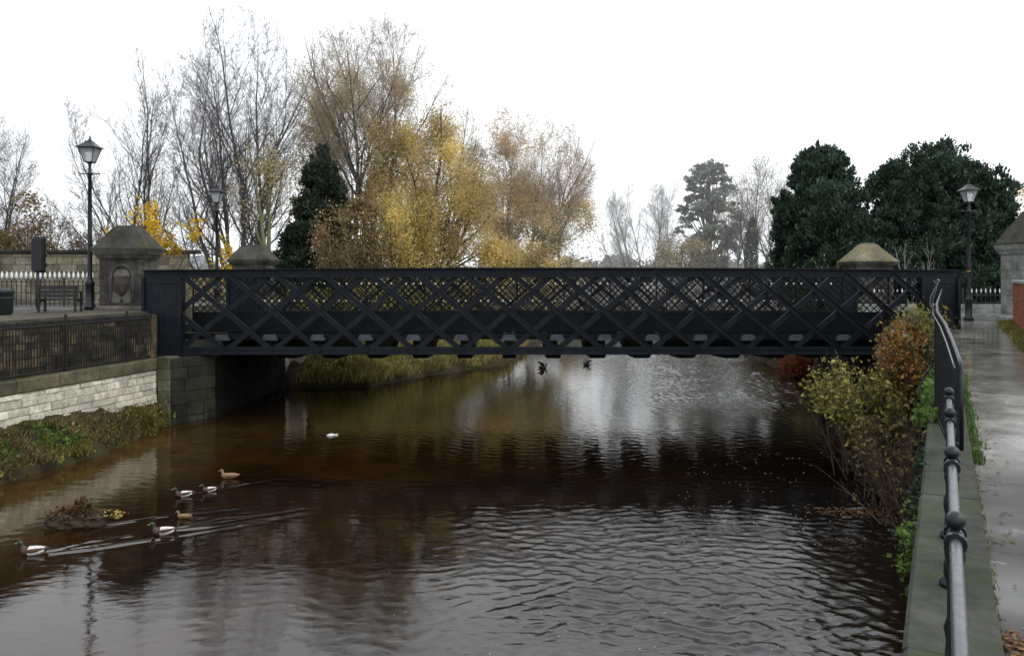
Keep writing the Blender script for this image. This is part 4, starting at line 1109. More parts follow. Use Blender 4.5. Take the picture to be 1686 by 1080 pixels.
# T6 pink-gold
make_tree('golden_tree', 'airy tree with pinkish gold fading leaves right of the big willow', 'tree', 838, 64, -.1, 14.8, [(0, 0, 3, 160, 1.0), (.2, 0, 10, 10, .96), (-.3, 0, 16, 176, .8), (0, .2, 12, 60, .9)],
          ellip(-.2, 8.2, 4.2, 7.4, 3.2, 2.3), M['bark_warm'], M['twig_pale'], 31, [(M['leaf_pink'], 16000, .08, .28, 6, 30, .6), (M['leaf_gold'], 30000, .085, .32, 0, 9.5, .8)],
          trunk_r=.13, depth=3, kids=(16, 11, 8), ratio=(.38, .46, .45), spread=(40, 42, 44), upt=(.03, .05, 0), start=.15)
make_tree('golden_tree', 'leaning tree with pale orange twigs at the right end of the golden group', 'tree', 868, 62, -.1, 14.6, [(0, 0, 16, 2, 1.0), (.3, 0, 24, 5, .95), (0, 0, 8, 20, .9), (.2, 0, 32, 355, .72)],
          ellip(2.3, 7.6, 3.4, 6.6, 3.0, 2.2), M['bark_warm'], M['twig_pale'], 32, [(M['leaf_pink'], 8500, .075, .28, 6, 30, .6), (M['leaf_gold'], 11000, .08, .3, 0, 7.5, .8)],
          trunk_r=.13, depth=3, kids=(18, 11, 7), ratio=(.38, .46, .45), spread=(40, 42, 44), upt=(.05, .06, .02), start=.2)
make_tree('yellow_shrub', 'low round yellow bush above the bridge, left of the sky gap', 'shrub', 945, 84, -.1, 3.9, fan(5, (8, 45), 33),
          ellip(0, 1.9, 1.7, 2.4), M['bark_warm'], M['twig_warm'], 33, [(M['leaf_yellow'], 5000, .11, .25, 0, 30, .3)], trunk_r=.07, depth=3, kids=(8, 6, 4), ratio=(.42, .45, .45), spread=(38, 42, 44))
make_tree('golden_shrub', 'golden bush at the foot of the leaning orange tree', 'shrub', 850, 54, -.1, 4.2, fan(6, (8, 50), 34),
          ellip(0, 1.7, 4.2, 2.9), M['bark_warm'], M['twig_warm'], 34, [(M['leaf_gold'], 13000, .09, .3, 0, 30, .4), (M['leaf_yellow'], 9000, .09, .3, 0, 30, .4)], trunk_r=.07, depth=3, kids=(9, 7, 5), ratio=(.5, .45, .45), spread=(42, 42, 44))
make_tree('bare_shrub', 'grey bare shrub beside the golden bushes, left of the sky gap', 'shrub', 905, 60, -.1, 4.3, fan(5, (8, 40), 35),
          ellip(0, 2.2, 2.4, 2.4), M['bark_grey'], M['twig_grey'], 35, None, trunk_r=.04, depth=3, kids=(14, 10, 6), ratio=(.42, .45, .45), spread=(40, 42, 44))
# right group
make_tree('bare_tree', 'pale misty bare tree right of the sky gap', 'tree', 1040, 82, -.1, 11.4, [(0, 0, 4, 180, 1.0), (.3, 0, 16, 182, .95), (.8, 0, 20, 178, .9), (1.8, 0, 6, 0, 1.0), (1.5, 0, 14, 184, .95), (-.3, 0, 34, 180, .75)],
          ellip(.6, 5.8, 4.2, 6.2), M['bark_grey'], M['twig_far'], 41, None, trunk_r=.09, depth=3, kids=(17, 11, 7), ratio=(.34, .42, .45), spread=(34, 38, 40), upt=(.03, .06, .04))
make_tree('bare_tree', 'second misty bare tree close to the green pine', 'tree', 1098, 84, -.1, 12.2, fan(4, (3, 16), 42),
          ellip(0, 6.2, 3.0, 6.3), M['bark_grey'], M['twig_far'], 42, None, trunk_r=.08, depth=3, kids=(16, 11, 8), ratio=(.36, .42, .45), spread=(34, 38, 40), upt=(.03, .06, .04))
blobs = []; g = np.random.default_rng(43)
for i in range(150):
    z = g.uniform(2.2, 11.8); r = 3.5*math.sin(math.pi*min(1, (z-1.2)/11.3))**.8*g.uniform(.35, .95); a = g.random()*6.28
    blobs.append((r*math.cos(a), r*math.sin(a), z+g.normal()*.2, g.uniform(.4, .9), .8, g.uniform(.3, .6)))
blob_tree('green_pine', 'grey green tiered pine in the middle of the right hand trees', 'pine', 1168, 72, -.1, blobs, M['leaf_cedar'], 44, 520, .10, 10.5, .22, rise=.2, shell=.95)
t = make_tree('bare_tree', 'bare tree with ivy on its trunk between the pine and the dark evergreens', 'tree', 1236, 66, -.1, 11.6, [(0, 0, 3, 0, 1.0), (.3, 0, 12, 2, 1.0), (.7, 0, 20, 0, .95), (0, 0, 6, 180, .8)],
          ellip(1.2, 6.6, 3.2, 5.9), M['bark_grey'], M['twig_grey'], 45, [(M['leaf_beige'], 1500, .08, .2, 5, 20, .3)], trunk_r=.11, depth=3, kids=(17, 11, 7), ratio=(.36, .44, .45), spread=(38, 40, 42), upt=(.04, .06, .04))
ivy_on(t, [(0,0,0), (.05,0,2.5), (.1,0,5.0), (.2,0,6.5)], [.8, .5, .45, .2], 3000, M['leaf_ivy'], np.random.default_rng(46), .14)
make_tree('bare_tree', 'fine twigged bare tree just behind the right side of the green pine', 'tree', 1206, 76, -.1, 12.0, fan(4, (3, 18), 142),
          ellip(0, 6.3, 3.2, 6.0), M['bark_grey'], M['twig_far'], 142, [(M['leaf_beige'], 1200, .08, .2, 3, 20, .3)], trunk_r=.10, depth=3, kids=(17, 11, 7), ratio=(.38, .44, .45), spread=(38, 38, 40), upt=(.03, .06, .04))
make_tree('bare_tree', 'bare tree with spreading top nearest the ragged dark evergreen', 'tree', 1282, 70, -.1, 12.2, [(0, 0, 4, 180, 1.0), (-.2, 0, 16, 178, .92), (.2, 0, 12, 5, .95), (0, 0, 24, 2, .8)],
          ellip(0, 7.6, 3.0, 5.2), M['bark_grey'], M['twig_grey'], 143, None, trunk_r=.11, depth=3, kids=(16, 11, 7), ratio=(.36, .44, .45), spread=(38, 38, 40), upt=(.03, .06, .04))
make_tree('bare_shrub', 'brown twiggy shrub under the pine, right of the sky gap', 'shrub', 1120, 68, -.1, 5.0, fan(7, (6, 50), 47),
          ellip(0, 2.2, 4.6, 2.9), M['bark_brown'], M['twig_brown'], 47, [(M['leaf_under'], 5000, .11, .3, 0, 9, .3)], trunk_r=.07, depth=3, kids=(10, 7, 5), ratio=(.5, .45, .45), spread=(40, 42, 44))
# T11 conifer
blobs = []; g = np.random.default_rng(48)
for i in range(34):
    z = 1+8.2*(i/33); r = 3.1*(1-(max(0, z-2.5)/8.2)**1.7)**.8*.8+.3
    for j in range(3 if r > 1 else 2):
        a = g.random()*6.28; rr = r*g.uniform(.4, .95); blobs.append((rr*math.cos(a), rr*math.sin(a), z, .72, .72, .75))
blobs += [(-.25,0,9.6,.4,.4,.7), (.55,0,9.4,.4,.4,.8), (-.9,.2,9.1,.35,.35,.6)]
blob_tree('evergreen_tree', 'dark upright evergreen with a ragged top left of the great yew', 'evergreen tree', 1350, 50, -.1, blobs, M['leaf_yew'], 49, 1400, .11, 8.5, .22, rise=1.1, shell=.6, limbs=False)
blob_tree('evergreen_tree', 'small narrow dark evergreen left of the ragged evergreen', 'evergreen tree', 1286, 51, -.1, [(g.normal()*.35, g.normal()*.35, z, .55, .55, .7) for z in np.linspace(.6, 6.6, 16)], M['leaf_yew'], 50, 1300, .11, 6, .14, rise=1.1, shell=.6, limbs=False)
# T12 yew
blobs = []; g = np.random.default_rng(51)
for i in range(330):
    u = g.uniform(-1, 1); x = u*4.1; top = 8.2*(1-abs(u)**2.6*.55)*(1 if u > -.45 else .86); 
    z = top*g.uniform(.1, .93); y = g.uniform(-1, .6)*2.6*(1-.4*abs(u)); 
    q_ = g.uniform(.5, .85); blobs.append((x, y, z, q_, q_, q_*.95))
for (x, z) in ((.2, 8.1), (1.0, 8.3), (-.6, 7.9), (1.8, 7.9), (2.5, 7.2), (-1.4, 7.3), (-2.2, 6.6), (3.2, 6.4), (3.9, 5.4), (-3.0, 6.3), (-3.6, 5.6)): blobs.append((x, 0, z, .8, .8, .75))
for _ in range(34): blobs.append((g.uniform(-5.6, -3.3), g.uniform(-1, 1), g.uniform(.5, 6.1), .8, .8, .8))
blob_tree('yew_tree', 'huge dark green yew dominating the right side behind the lamp', 'yew tree', 1520, 42, -.1, blobs, M['leaf_yew'], 52, 1500, .085, 5, .45, rise=1.0, shell=.5, limbs=False)
blobs = [(g.uniform(-.9, .9)*(1-z/9.5), g.uniform(-1, 1), z, .8, .8, .8) for z in np.linspace(.5, 6.4, 26)]
blob_tree('yew_tree', 'smaller pointed dark yew at the right end behind the pale pier', 'yew tree', 1634, 41, -.1, blobs, M['leaf_yew'], 53, 1400, .10, 4, .2, rise=1.0, shell=.5, limbs=False)
make_tree('yellow_tree', 'yellow leaved tree cut by the right edge above the pale pier', 'tree', 1712, 52, -.1, 8.8, fan(5, (4, 24), 54),
          ellip(0, 5, 2.6, 4.2), M['bark_warm'], M['twig_warm'], 54, [(M['leaf_gold'], 6500, .09, .25, 2, 30, .5)], trunk_r=.14, depth=3, kids=(10, 7, 5), ratio=(.4, .45, .45), spread=(42, 42, 44))
make_tree('bare_shrub', 'leafless pale shrub in front of the great yew, right of the moss topped pier', 'shrub', 1506, 35.6, -.1, 3.4, fan(4, (3, 18), 55),
          ellip(0, 1.9, .9, 1.7), M['twig_far'], M['twig_far'], 55, None, trunk_r=.03, depth=2, kids=(7, 5), ratio=(.42, .45), spread=(34, 36))
make_tree('sprout', 'leafy sprout poking above the bridge beside the moss topped pier', 'plant', 1364, 34.6, .5, 1.75, fan(3, (3, 20), 56),
          ellip(0, 1.3, .5, .8), M['bark_brown'], M['twig_brown'], 56, [(M['leaf_olive'], 90, .05, .04, 1.0, 9, .2)], trunk_r=.012, depth=1, kids=(5,), ratio=(.4,), spread=(34,))

# ---- undergrowth and far woods (nobody could count them)
def scatter(name, label, cat, pts, spreadv, n, size, mat, seed, aspect=1.8, up=None, kind='stuff', droop=0):
    g = np.random.default_rng(seed); P0 = np.array(pts, float)
    i = g.integers(0, len(P0), n)
    C = P0[i, :3]+g.normal(size=(n, 3))*np.array(spreadv)
    C[:, 2] = np.maximum(C[:, 2], P0[i, 2]-spreadv[2]*1.2)
    o = leaves_mesh(name, C, size, mat, None, g, aspect, droop, None if up is None else np.tile(np.array(up), (n, 1)))
    return tag(o, label, cat, kind=kind)
g = np.random.default_rng(60)
pts = [(x, 54+g.uniform(-5, 5), g.uniform(0, 1.5)) for x in np.linspace(-26, 3, 90)]
scatter('undergrowth', 'brown and green undergrowth below the trees on the left bank', 'undergrowth', pts, (.5, .6, .45), 26000, .13, M['leaf_under'], 61)
pts = [(x, 42+.2*x*0+g.uniform(-1.5, 1.5), g.uniform(-.2, .5)) for x in np.linspace(-14, -4, 40)]
scatter('low_shrubbery', 'low olive shrubs on the upstream left bank behind the lattice', 'undergrowth', pts, (.4, .4, .3), 9000, .10, M['leaf_olive'], 62)
pts = [(x, 47+g.uniform(-4, 3), g.uniform(0, 1.3)) for x in np.linspace(15.5, 40, 60)]
scatter('hedge', 'dark hedge growth under the yews on the right', 'undergrowth', pts, (.5, .6, .5), 16000, .14, M['leaf_conifer'], 63)
pts = [(x, 88+g.uniform(-4, 4), g.uniform(.2, 2.2)) for x in np.linspace(-4, 40, 90)]
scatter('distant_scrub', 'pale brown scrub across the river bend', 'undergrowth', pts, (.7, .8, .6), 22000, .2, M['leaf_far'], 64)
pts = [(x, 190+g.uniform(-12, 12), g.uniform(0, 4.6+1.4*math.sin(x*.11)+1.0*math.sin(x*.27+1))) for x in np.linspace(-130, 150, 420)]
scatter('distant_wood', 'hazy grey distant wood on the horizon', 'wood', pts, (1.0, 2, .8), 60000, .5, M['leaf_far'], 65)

# ---- bank vegetation
def tufts(name, label, mat, pts, n, L, seed, w=.014, spread=.12, lean=.5, out=(0, 0), kind='stuff'):
    g = np.random.default_rng(seed); P0 = np.array(pts); i = g.integers(0, len(P0), n)
    B = P0[i]+np.column_stack([g.normal(size=(n, 2))*spread, np.zeros(n)])
    az = g.random(n)*6.28; le = g.random(n)*lean
    dx = np.cos(az)*le+out[0]; dy = np.sin(az)*le+out[1]
    l = L*(.5+g.random(n)*.9)
    Mid = B+np.column_stack([dx*l*.35, dy*l*.35, l*.62]); T = B+np.column_stack([dx*l*1.1, dy*l*1.1, l*(.85-.5*le)])
    s = np.column_stack([-np.sin(az+1), np.cos(az+1), np.zeros(n)])*w
    V = np.stack([B-s, B+s, Mid+s*.8, Mid-s*.8, T], 1)
    base = (np.arange(n)*5)[:, None]
    K = np.concatenate([base+np.array([[0, 1, 2, 3]]), base+np.array([[3, 2, 4, 4]])], 1).reshape(-1, 4)
    # second face as tri: degenerate quad avoided by building a tiny tip
    V2 = np.stack([B-s, B+s, Mid+s*.8, Mid-s*.8, T+s*.1, T-s*.1], 1)
    base = (np.arange(n)*6)[:, None]
    K = np.stack([base+np.array([[0, 1, 2, 3]]), base+np.array([[3, 2, 4, 5]])], 1).reshape(-1, 4)
    o = fast_mesh(name, V2.reshape(-1, 3), K, 4, mat)
    return tag(o, label, 'vegetation', kind=kind)
g = np.random.default_rng(70)
def lb(y, off, z): a = Lw(y, -off); return (a[0], a[1], z)
ptsA = []; ptsB = []; ptsC = []
for i in range(900):
    y = g.uniform(9, 23.9); f = g.random(); s = 1-.72*max(0, (y-20.5)/3.5); off = (.1+f*.95)*s*1.2; z = -2.1-.68*f-(.18 if y > 21 else 0)
    k = math.sin(y*1.7)+math.sin(y*3.9+1)+g.normal()*.5
    if y < 20.3 and k+ (20-y)*.1 > .2 and f < .7: ptsA.append(lb(y, off, z))
    elif k < .4: ptsB.append(lb(y, off, z))
    else: ptsC.append(lb(y, off, z))
tufts('bank_grass', 'drooping yellow green bank grass below the cream wall', M['leaf_olive'], ptsC+ptsA[:40], 9000, .25, 71, .012, .10, .9, (.35, -.15))
tufts('bank_dead_grass', 'brown dead stalks along the left water edge', M['leaf_brown'], ptsB, 6500, .22, 72, .011, .10, 1.0, (.4, -.15))
scatter('bank_weeds', 'bright green leafy weeds on the left bank below the cream wall', 'vegetation', ptsA, (.13, .13, .08), 12000, .07, M['leaf_green'], 73, 1.3)
scatter('bank_weeds', 'olive and brown leafy growth on the left bank nearer the abutment', 'vegetation', ptsC+ptsB, (.13, .13, .09), 9000, .055, M['leaf_olive'], 74, 1.4)
# upstream left bank grass
e = np.array(LBANK[:7], float); pts = []
for i in range(1500):
    k = g.random()*(len(e)-1.001); a = int(k); q = e[a]+(e[a+1]-e[a])*(k-a); T = unit(e[a+1]-e[a]); nn = np.array([-T[1], T[0]]); off = g.uniform(.25, 4.5)
    z = np.interp(off, [.15, 1.0, 2.3, 4.0, 6.5], [WZ+.12, WZ+.5, -1.6, -.6, -.1]); p2 = q+nn*off
    if p2[0] > -8.25 and p2[1] > 31.9 and not (p2[1] < 33.9 and p2[0] < -8.6): pts.append((p2[0], p2[1], z-.03))
tufts('upstream_grass', 'long yellow green grass on the upstream left bank under the bridge', M['leaf_bankgrass'], pts, 17000, .5, 75, .02, .2, .9, (.25, -.3))
tufts('upstream_dead_grass', 'brown dead growth on the upstream left bank under the bridge', M['leaf_brown'], pts[::2], 9000, .42, 76, .02, .2, .9, (.25, -.3))
pts = [(g.uniform(13.2, 17), g.uniform(35, 46), g.uniform(-2.6, -.9)) for _ in range(200)]
tufts('right_bank_growth', 'dark growth on the right bank upstream of the bridge', M['leaf_under'], pts, 9000, .7, 77, .025, .3, .8, (-.2, -.2))
o = thing('red_shrub', 'rusty red shrub at the right water edge seen under the bridge', 'shrub', tuple(P(1322, 640, 35.5)))
g2 = np.random.default_rng(78)
C = g2.normal(size=(2600, 3))*np.array([.45, .4, .30])+np.array([0, 0, 1.0]); leaves_mesh('foliage', C, .07, M['leaf_red'], o, g2, 2.2, .6)
m = MB()
for i in range(12): a = i*.52; m.tube([(0, 0, 0), (.2*math.cos(a), .2*math.sin(a), .6), (.6*math.cos(a), .5*math.sin(a), 1.1)], [.015, .01, .004], 5)
m.build('stems', M['twig_brown'], o)
# small yellow-green tuft visible through lattice
# ---- bush at the right wall foot
def river_bush(label, x, y, z, H, env, seed, leafs, n=9, tilt=(5, 48), name='river_bush', az=None, twig=None, **k):
    g = np.random.default_rng(seed); r = random.Random(seed)
    t = thing(name, label, 'bush', (x, y, z))
    leaders = [(r.uniform(-.35, .35), r.uniform(-.5, .5), r.uniform(*tilt), (az[0]+r.uniform(-az[1], az[1])) if az else r.uniform(0, 360), r.uniform(.7, 1.05)) for _ in range(n)]
    kk = dict(trunk_r=.018, depth=3, kids=(7, 5, 3), ratio=(.42, .45, .45), spread=(34, 38, 42), upt=(.03, .03, .02), minr=.0022, start=.2, wob=.05); kk.update(k)
    segs, tips = grow_tree(g, H, leaders, env, **kk)
    tubes_mesh('stems', sum(segs, []), twig or M['twig_brown'], t, 4)
    for (m_, cnt, size, jit, cond) in leafs:
        T = np.array([q for q in tips if cond(q)])
        if len(T) == 0: continue
        i = g.integers(0, len(T), cnt); leaves_mesh('foliage', T[i]+g.normal(size=(cnt, 3))*jit, size, m_, t, g, 1.5)
    return t
always = lambda q: True
bx = W(15.2, -.7)
river_bush('big twiggy bush with yellow green leaves growing from the river at the right wall', bx[0]-.15, bx[1], WZ+.05, 2.9, ellip(-.4, 1.5, 1.3, 1.5, 1.3, 2.4), 81,
           [(M['leaf_bush'], 3600, .056, .07, lambda q: q[2] > 1.45+.35*math.sin(q[0]*5+q[1]*3)+.3*(q[0]+.4)), (M['leaf_bush'], 350, .05, .08, always), (M['leaf_olive'], 200, .05, .06, always)], 22, (5, 48))
bx2 = W(13.6, -.35)
river_bush('leafless brown bramble in front of the big bush at the wall foot', bx2[0], bx2[1], WZ+.03, 2.2, ellip(-.2, 1.0, .95, 1.35, .9, 2.2), 82,
           [(M['leaf_brown'], 450, .045, .06, always), (M['leaf_bush'], 90, .05, .06, lambda q: q[2] > .8)], 20, (5, 55), kids=(8, 5, 3))
bx3 = W(16.8, -.9)
river_bush('yellow leaved spray behind the big bush, nearest the bridge', bx3[0]-.75, bx3[1], WZ+.1, 2.7, ellip(-.15, 1.55, .85, 1.35, 1.0, 2.3), 83,
           [(M['leaf_bush'], 2000, .058, .06, lambda q: q[2] > 1.5)], 10, (4, 32))
# orange clump and feathery top, rooted on the wall
oc = W(15.4, -.50)
t = river_bush('orange and rust autumn foliage hanging over the river wall by the railing', oc[0], oc[1], -1.75, 2.5, ellip(.0, 1.65, .50, .82, .5, 2.2), 84,
           [(M['leaf_orange'], 5200, .045, .10, always), (M['leaf_straw'], 900, .045, .1, lambda q: q[2] > 1.5), (M['leaf_olive'], 900, .05, .08, lambda q: q[2] < 1.5)], 14, (2, 12), name='orange_shrub', kids=(9, 6, 4))
oc2 = W(15.7, -.34)
t = thing('feathery_grass', 'grey green feathery seed heads above the orange foliage', 'plant', (oc2[0], oc2[1], -.55))
g3 = np.random.default_rng(85); n = 230; m = MB(); Cs = []
for i in range(n):
    a = g3.random()*6.28; s = g3.random()**.6*.34; L = g3.uniform(.9, 1.72)*(1-.35*(s/.34)); bx_, by_ = s*math.cos(a), s*math.sin(a)
    top = np.array([bx_*1.7, by_*1.5, L]); m.tube([(bx_, by_, 0), (bx_*1.2, by_*1.2, L*.6), tuple(top)], [.005, .004, .002], 3, False)
    k = 26; f = g3.random(k)**.7; Cs.append(top[None]*(1-.28*(1-f[:, None]))+g3.normal(size=(k, 3))*np.array([.03, .03, .05]))
m.build('stems', M['leaf_straw'], t)
leaves_mesh('seed_heads', np.concatenate(Cs), .026, M['leaf_straw'], t, g3, 2.6, 0, np.tile(np.array([0, 0, .6]), (n*26, 1)))
C = g3.normal(size=(1500, 3))*np.array([.24, .22, .22])+np.array([.05, 0, 1.0]); leaves_mesh('foliage', C, .045, M['leaf_olive'], t, g3, 2.5)
# ivy and weeds on the wall
def wallpts(y0, y1, o0, o1, z0, z1, n, seed):
    g = np.random.default_rng(seed); out = []
    for _ in range(n):
        y = g.uniform(y0, y1); a = W(y, g.uniform(o0, o1)); out.append((a[0], a[1], g.uniform(z0, z1)))
    return out
scatter('wall_ivy', 'green ivy hanging on the river face of the wall below the bush', 'vegetation', wallpts(10.5, 13.2, -.12, -.02, -2.1, -1.2, 22, 90), (.05, .12, .12), 600, .055, M['leaf_ivy'], 91, 1.2)
scatter('wall_moss_tufts', 'small bright green weeds growing on the wall top by the railing', 'vegetation', wallpts(8.6, 12.5, -.02, .12, -.02, .12, 26, 92), (.05, .10, .05), 1400, .05, M['leaf_green'], 93, 1.4)
tufts('verge_grass', 'bright green grass strip between the railing foot and the path', M['leaf_green'], wallpts(7.2, 13.5, .35, .44, -.07, -.07, 150, 94), 2600, .055, 95, .005, .03, .8)
tufts('verge_grass_thin', 'thin mossy grass in the joint between wall and path', M['leaf_olive'], wallpts(2.5, 9, .345, .38, -.07, -.07, 700, 96), 2600, .016, 97, .003, .014, .8)
pts = [(bA[0]+bu[0]*a+bn[0]*o_, bA[1]+bu[1]*a+bn[1]*o_, -.08) for a, o_ in zip(g.uniform(4, 20, 300), g.uniform(.05, .35, 300))]
tufts('wall_foot_grass', 'mossy grass along the foot of the red brick wall', M['leaf_olive'], pts, 5000, .16, 98, .008, .08, .8)
pts = [(18.95+g.uniform(-1.3, .6), 28.1+g.uniform(-.3, .2), -.08) for _ in range(60)]
tufts('pier_foot_grass', 'green moss and grass at the foot of the pale pier', M['leaf_green'], pts, 2200, .16, 99, .01, .08, .8)
scatter('edge_ivy', 'small green ivy spilling over the river edge of the wall by the handrail', 'vegetation', wallpts(4.4, 5.6, -.10, .0, -.30, -.02, 16, 190), (.02, .05, .04), 420, .024, M['leaf_green'], 191, 1.2)
scatter('edge_ivy_far', 'green weeds on the river edge of the wall beside the bush', 'vegetation', wallpts(6.2, 8.2, -.06, .02, -.2, .02, 14, 192), (.02, .06, .03), 260, .028, M['leaf_ivy'], 193, 1.2)
# fallen leaves
def litter(name, label, pts, n, spread, size, mat, seed, z):
    g = np.random.default_rng(seed); P0 = np.array(pts); i = g.integers(0, len(P0), n)
    C = P0[i]+np.column_stack([g.normal(size=(n, 2))*spread, np.zeros(n)]); C[:, 2] = z+g.random(n)*.012
    t_ = g.random(n)*6.28; a = np.column_stack([np.cos(t_), np.sin(t_), g.normal(size=n)*.15]); b = np.column_stack([-np.sin(t_), np.cos(t_), g.normal(size=n)*.15])
    s = size*(.6+.8*g.random(n))[:, None]
    V = np.stack([C-a*s*.7, C+b*s*.4, C+a*s*.7, C-b*s*.4], 1)
    return tag(fast_mesh(name, V.reshape(-1, 3), np.arange(4*n), 4, mat), label, 'leaves', kind='stuff')
litter('fallen_leaves', 'brown fallen leaves gathered on the path at the bottom right corner', [(*W(y, o_), 0) for y, o_ in zip(g.uniform(2.6, 3.9, 60), g.uniform(.38, .62, 60))], 800, .04, .028, M['leaf_litter'], 101, -.066)
litter('path_leaves', 'scattered leaves along the edge of the path', [(*W(y, o_), 0) for y, o_ in zip(g.uniform(3.5, 16, 90), g.uniform(.38, .62, 90))], 150, .04, .03, M['leaf_brown'], 102, -.066)
q = G(1400, 843); litter('leaf_raft', 'orange leaves and foam caught at the water edge below the bush', [(q[0]+x, q[1]+y, 0) for x, y in zip(g.uniform(-.7, .95, 40), g.uniform(-.25, .22, 40)*g.random(40)**.5)], 260, .14, .045, M['leaf_litter'], 103, WZ+.012)
litter('foam_flecks', 'tiny pale foam flecks drifting on the dark water near the bush', [(*G(px_, py_)[:2], 0) for px_, py_ in zip(g.uniform(1130, 1420, 260), g.uniform(740, 900, 260))], 230, .1, .018, M['foam'], 104, WZ+.02)
litter('foam_flecks_near', 'pale foam flecks on the rippled near water', [(*G(px_, py_)[:2], 0) for px_, py_ in zip(g.uniform(600, 1480, 160), g.uniform(880, 1075, 160))], 60, .1, .013, M['foam'], 105, WZ+.02)
q = G(175, 848); litter('sunken_leaves', 'yellow leaves beside the debris heap on the left', [(q[0]+x, q[1]+y, 0) for x, y in zip(g.uniform(-.25, .35, 20), g.uniform(-.2, .25, 20))], 60, .06, .045, M['leaf_yellow'], 106, WZ+.008)

# debris heap in the river
q = G(118, 868)
t = thing('debris_heap', 'dark heap of rock, sticks and dead leaves in the river at left', 'debris', (q[0], q[1]+.1, WZ))
bm = bmesh.new(); g4 = np.random.default_rng(110)
for (x, y, z, s) in ((-.22, 0, .02, .26), (.12, .05, .05, .28), (.33, -.02, .03, .17), (-.42, .08, 0, .16), (.0, .2, .04, .2)):
    r = bmesh.ops.create_icosphere(bm, subdivisions=3, radius=s)
    for v in r['verts']:
        c = v.co.copy(); k = 1+.16*math.sin(c.x*23+s*50)*math.sin(c.y*19+x*9)+.13*math.sin(c.z*31+c.x*17)
        v.co = Vector((c.x*k*1.15+x, c.y*k+y, c.z*k*.75+z))
me = bpy.data.meshes.new('rocks'); bm.to_mesh(me); bm.free(); me.materials.append(M['bed']); link('rocks', me, t)
m = MB()
for i in range(34):
    a = g4.random()*6.28; l = g4.uniform(.15, .42); c = g4.normal(size=3)*np.array([.25, .12, .03])+np.array([0, 0, .2])
    v = np.array([math.cos(a), math.sin(a)*.6, g4.uniform(-.2, .5)])*l/2; m.tube([c-v, c+v*.2+(0, 0, .02), c+v], [.010, .008, .004], 5)
m.build('sticks', M['twig_brown'], t)
C = g4.normal(size=(520, 3))*np.array([.2, .12, .05])+np.array([.05, 0, .27]); C2 = g4.normal(size=(160, 3))*np.array([.09, .06, .05])+np.array([-.28, 0, .2])
C3 = g4.normal(size=(130, 3))*np.array([.07, .06, .04])+np.array([.10, .05, .42])
leaves_mesh('dead_leaves', np.concatenate([C, C2, C3]), .04, M['leaf_debris'], t, g4, 1.6)

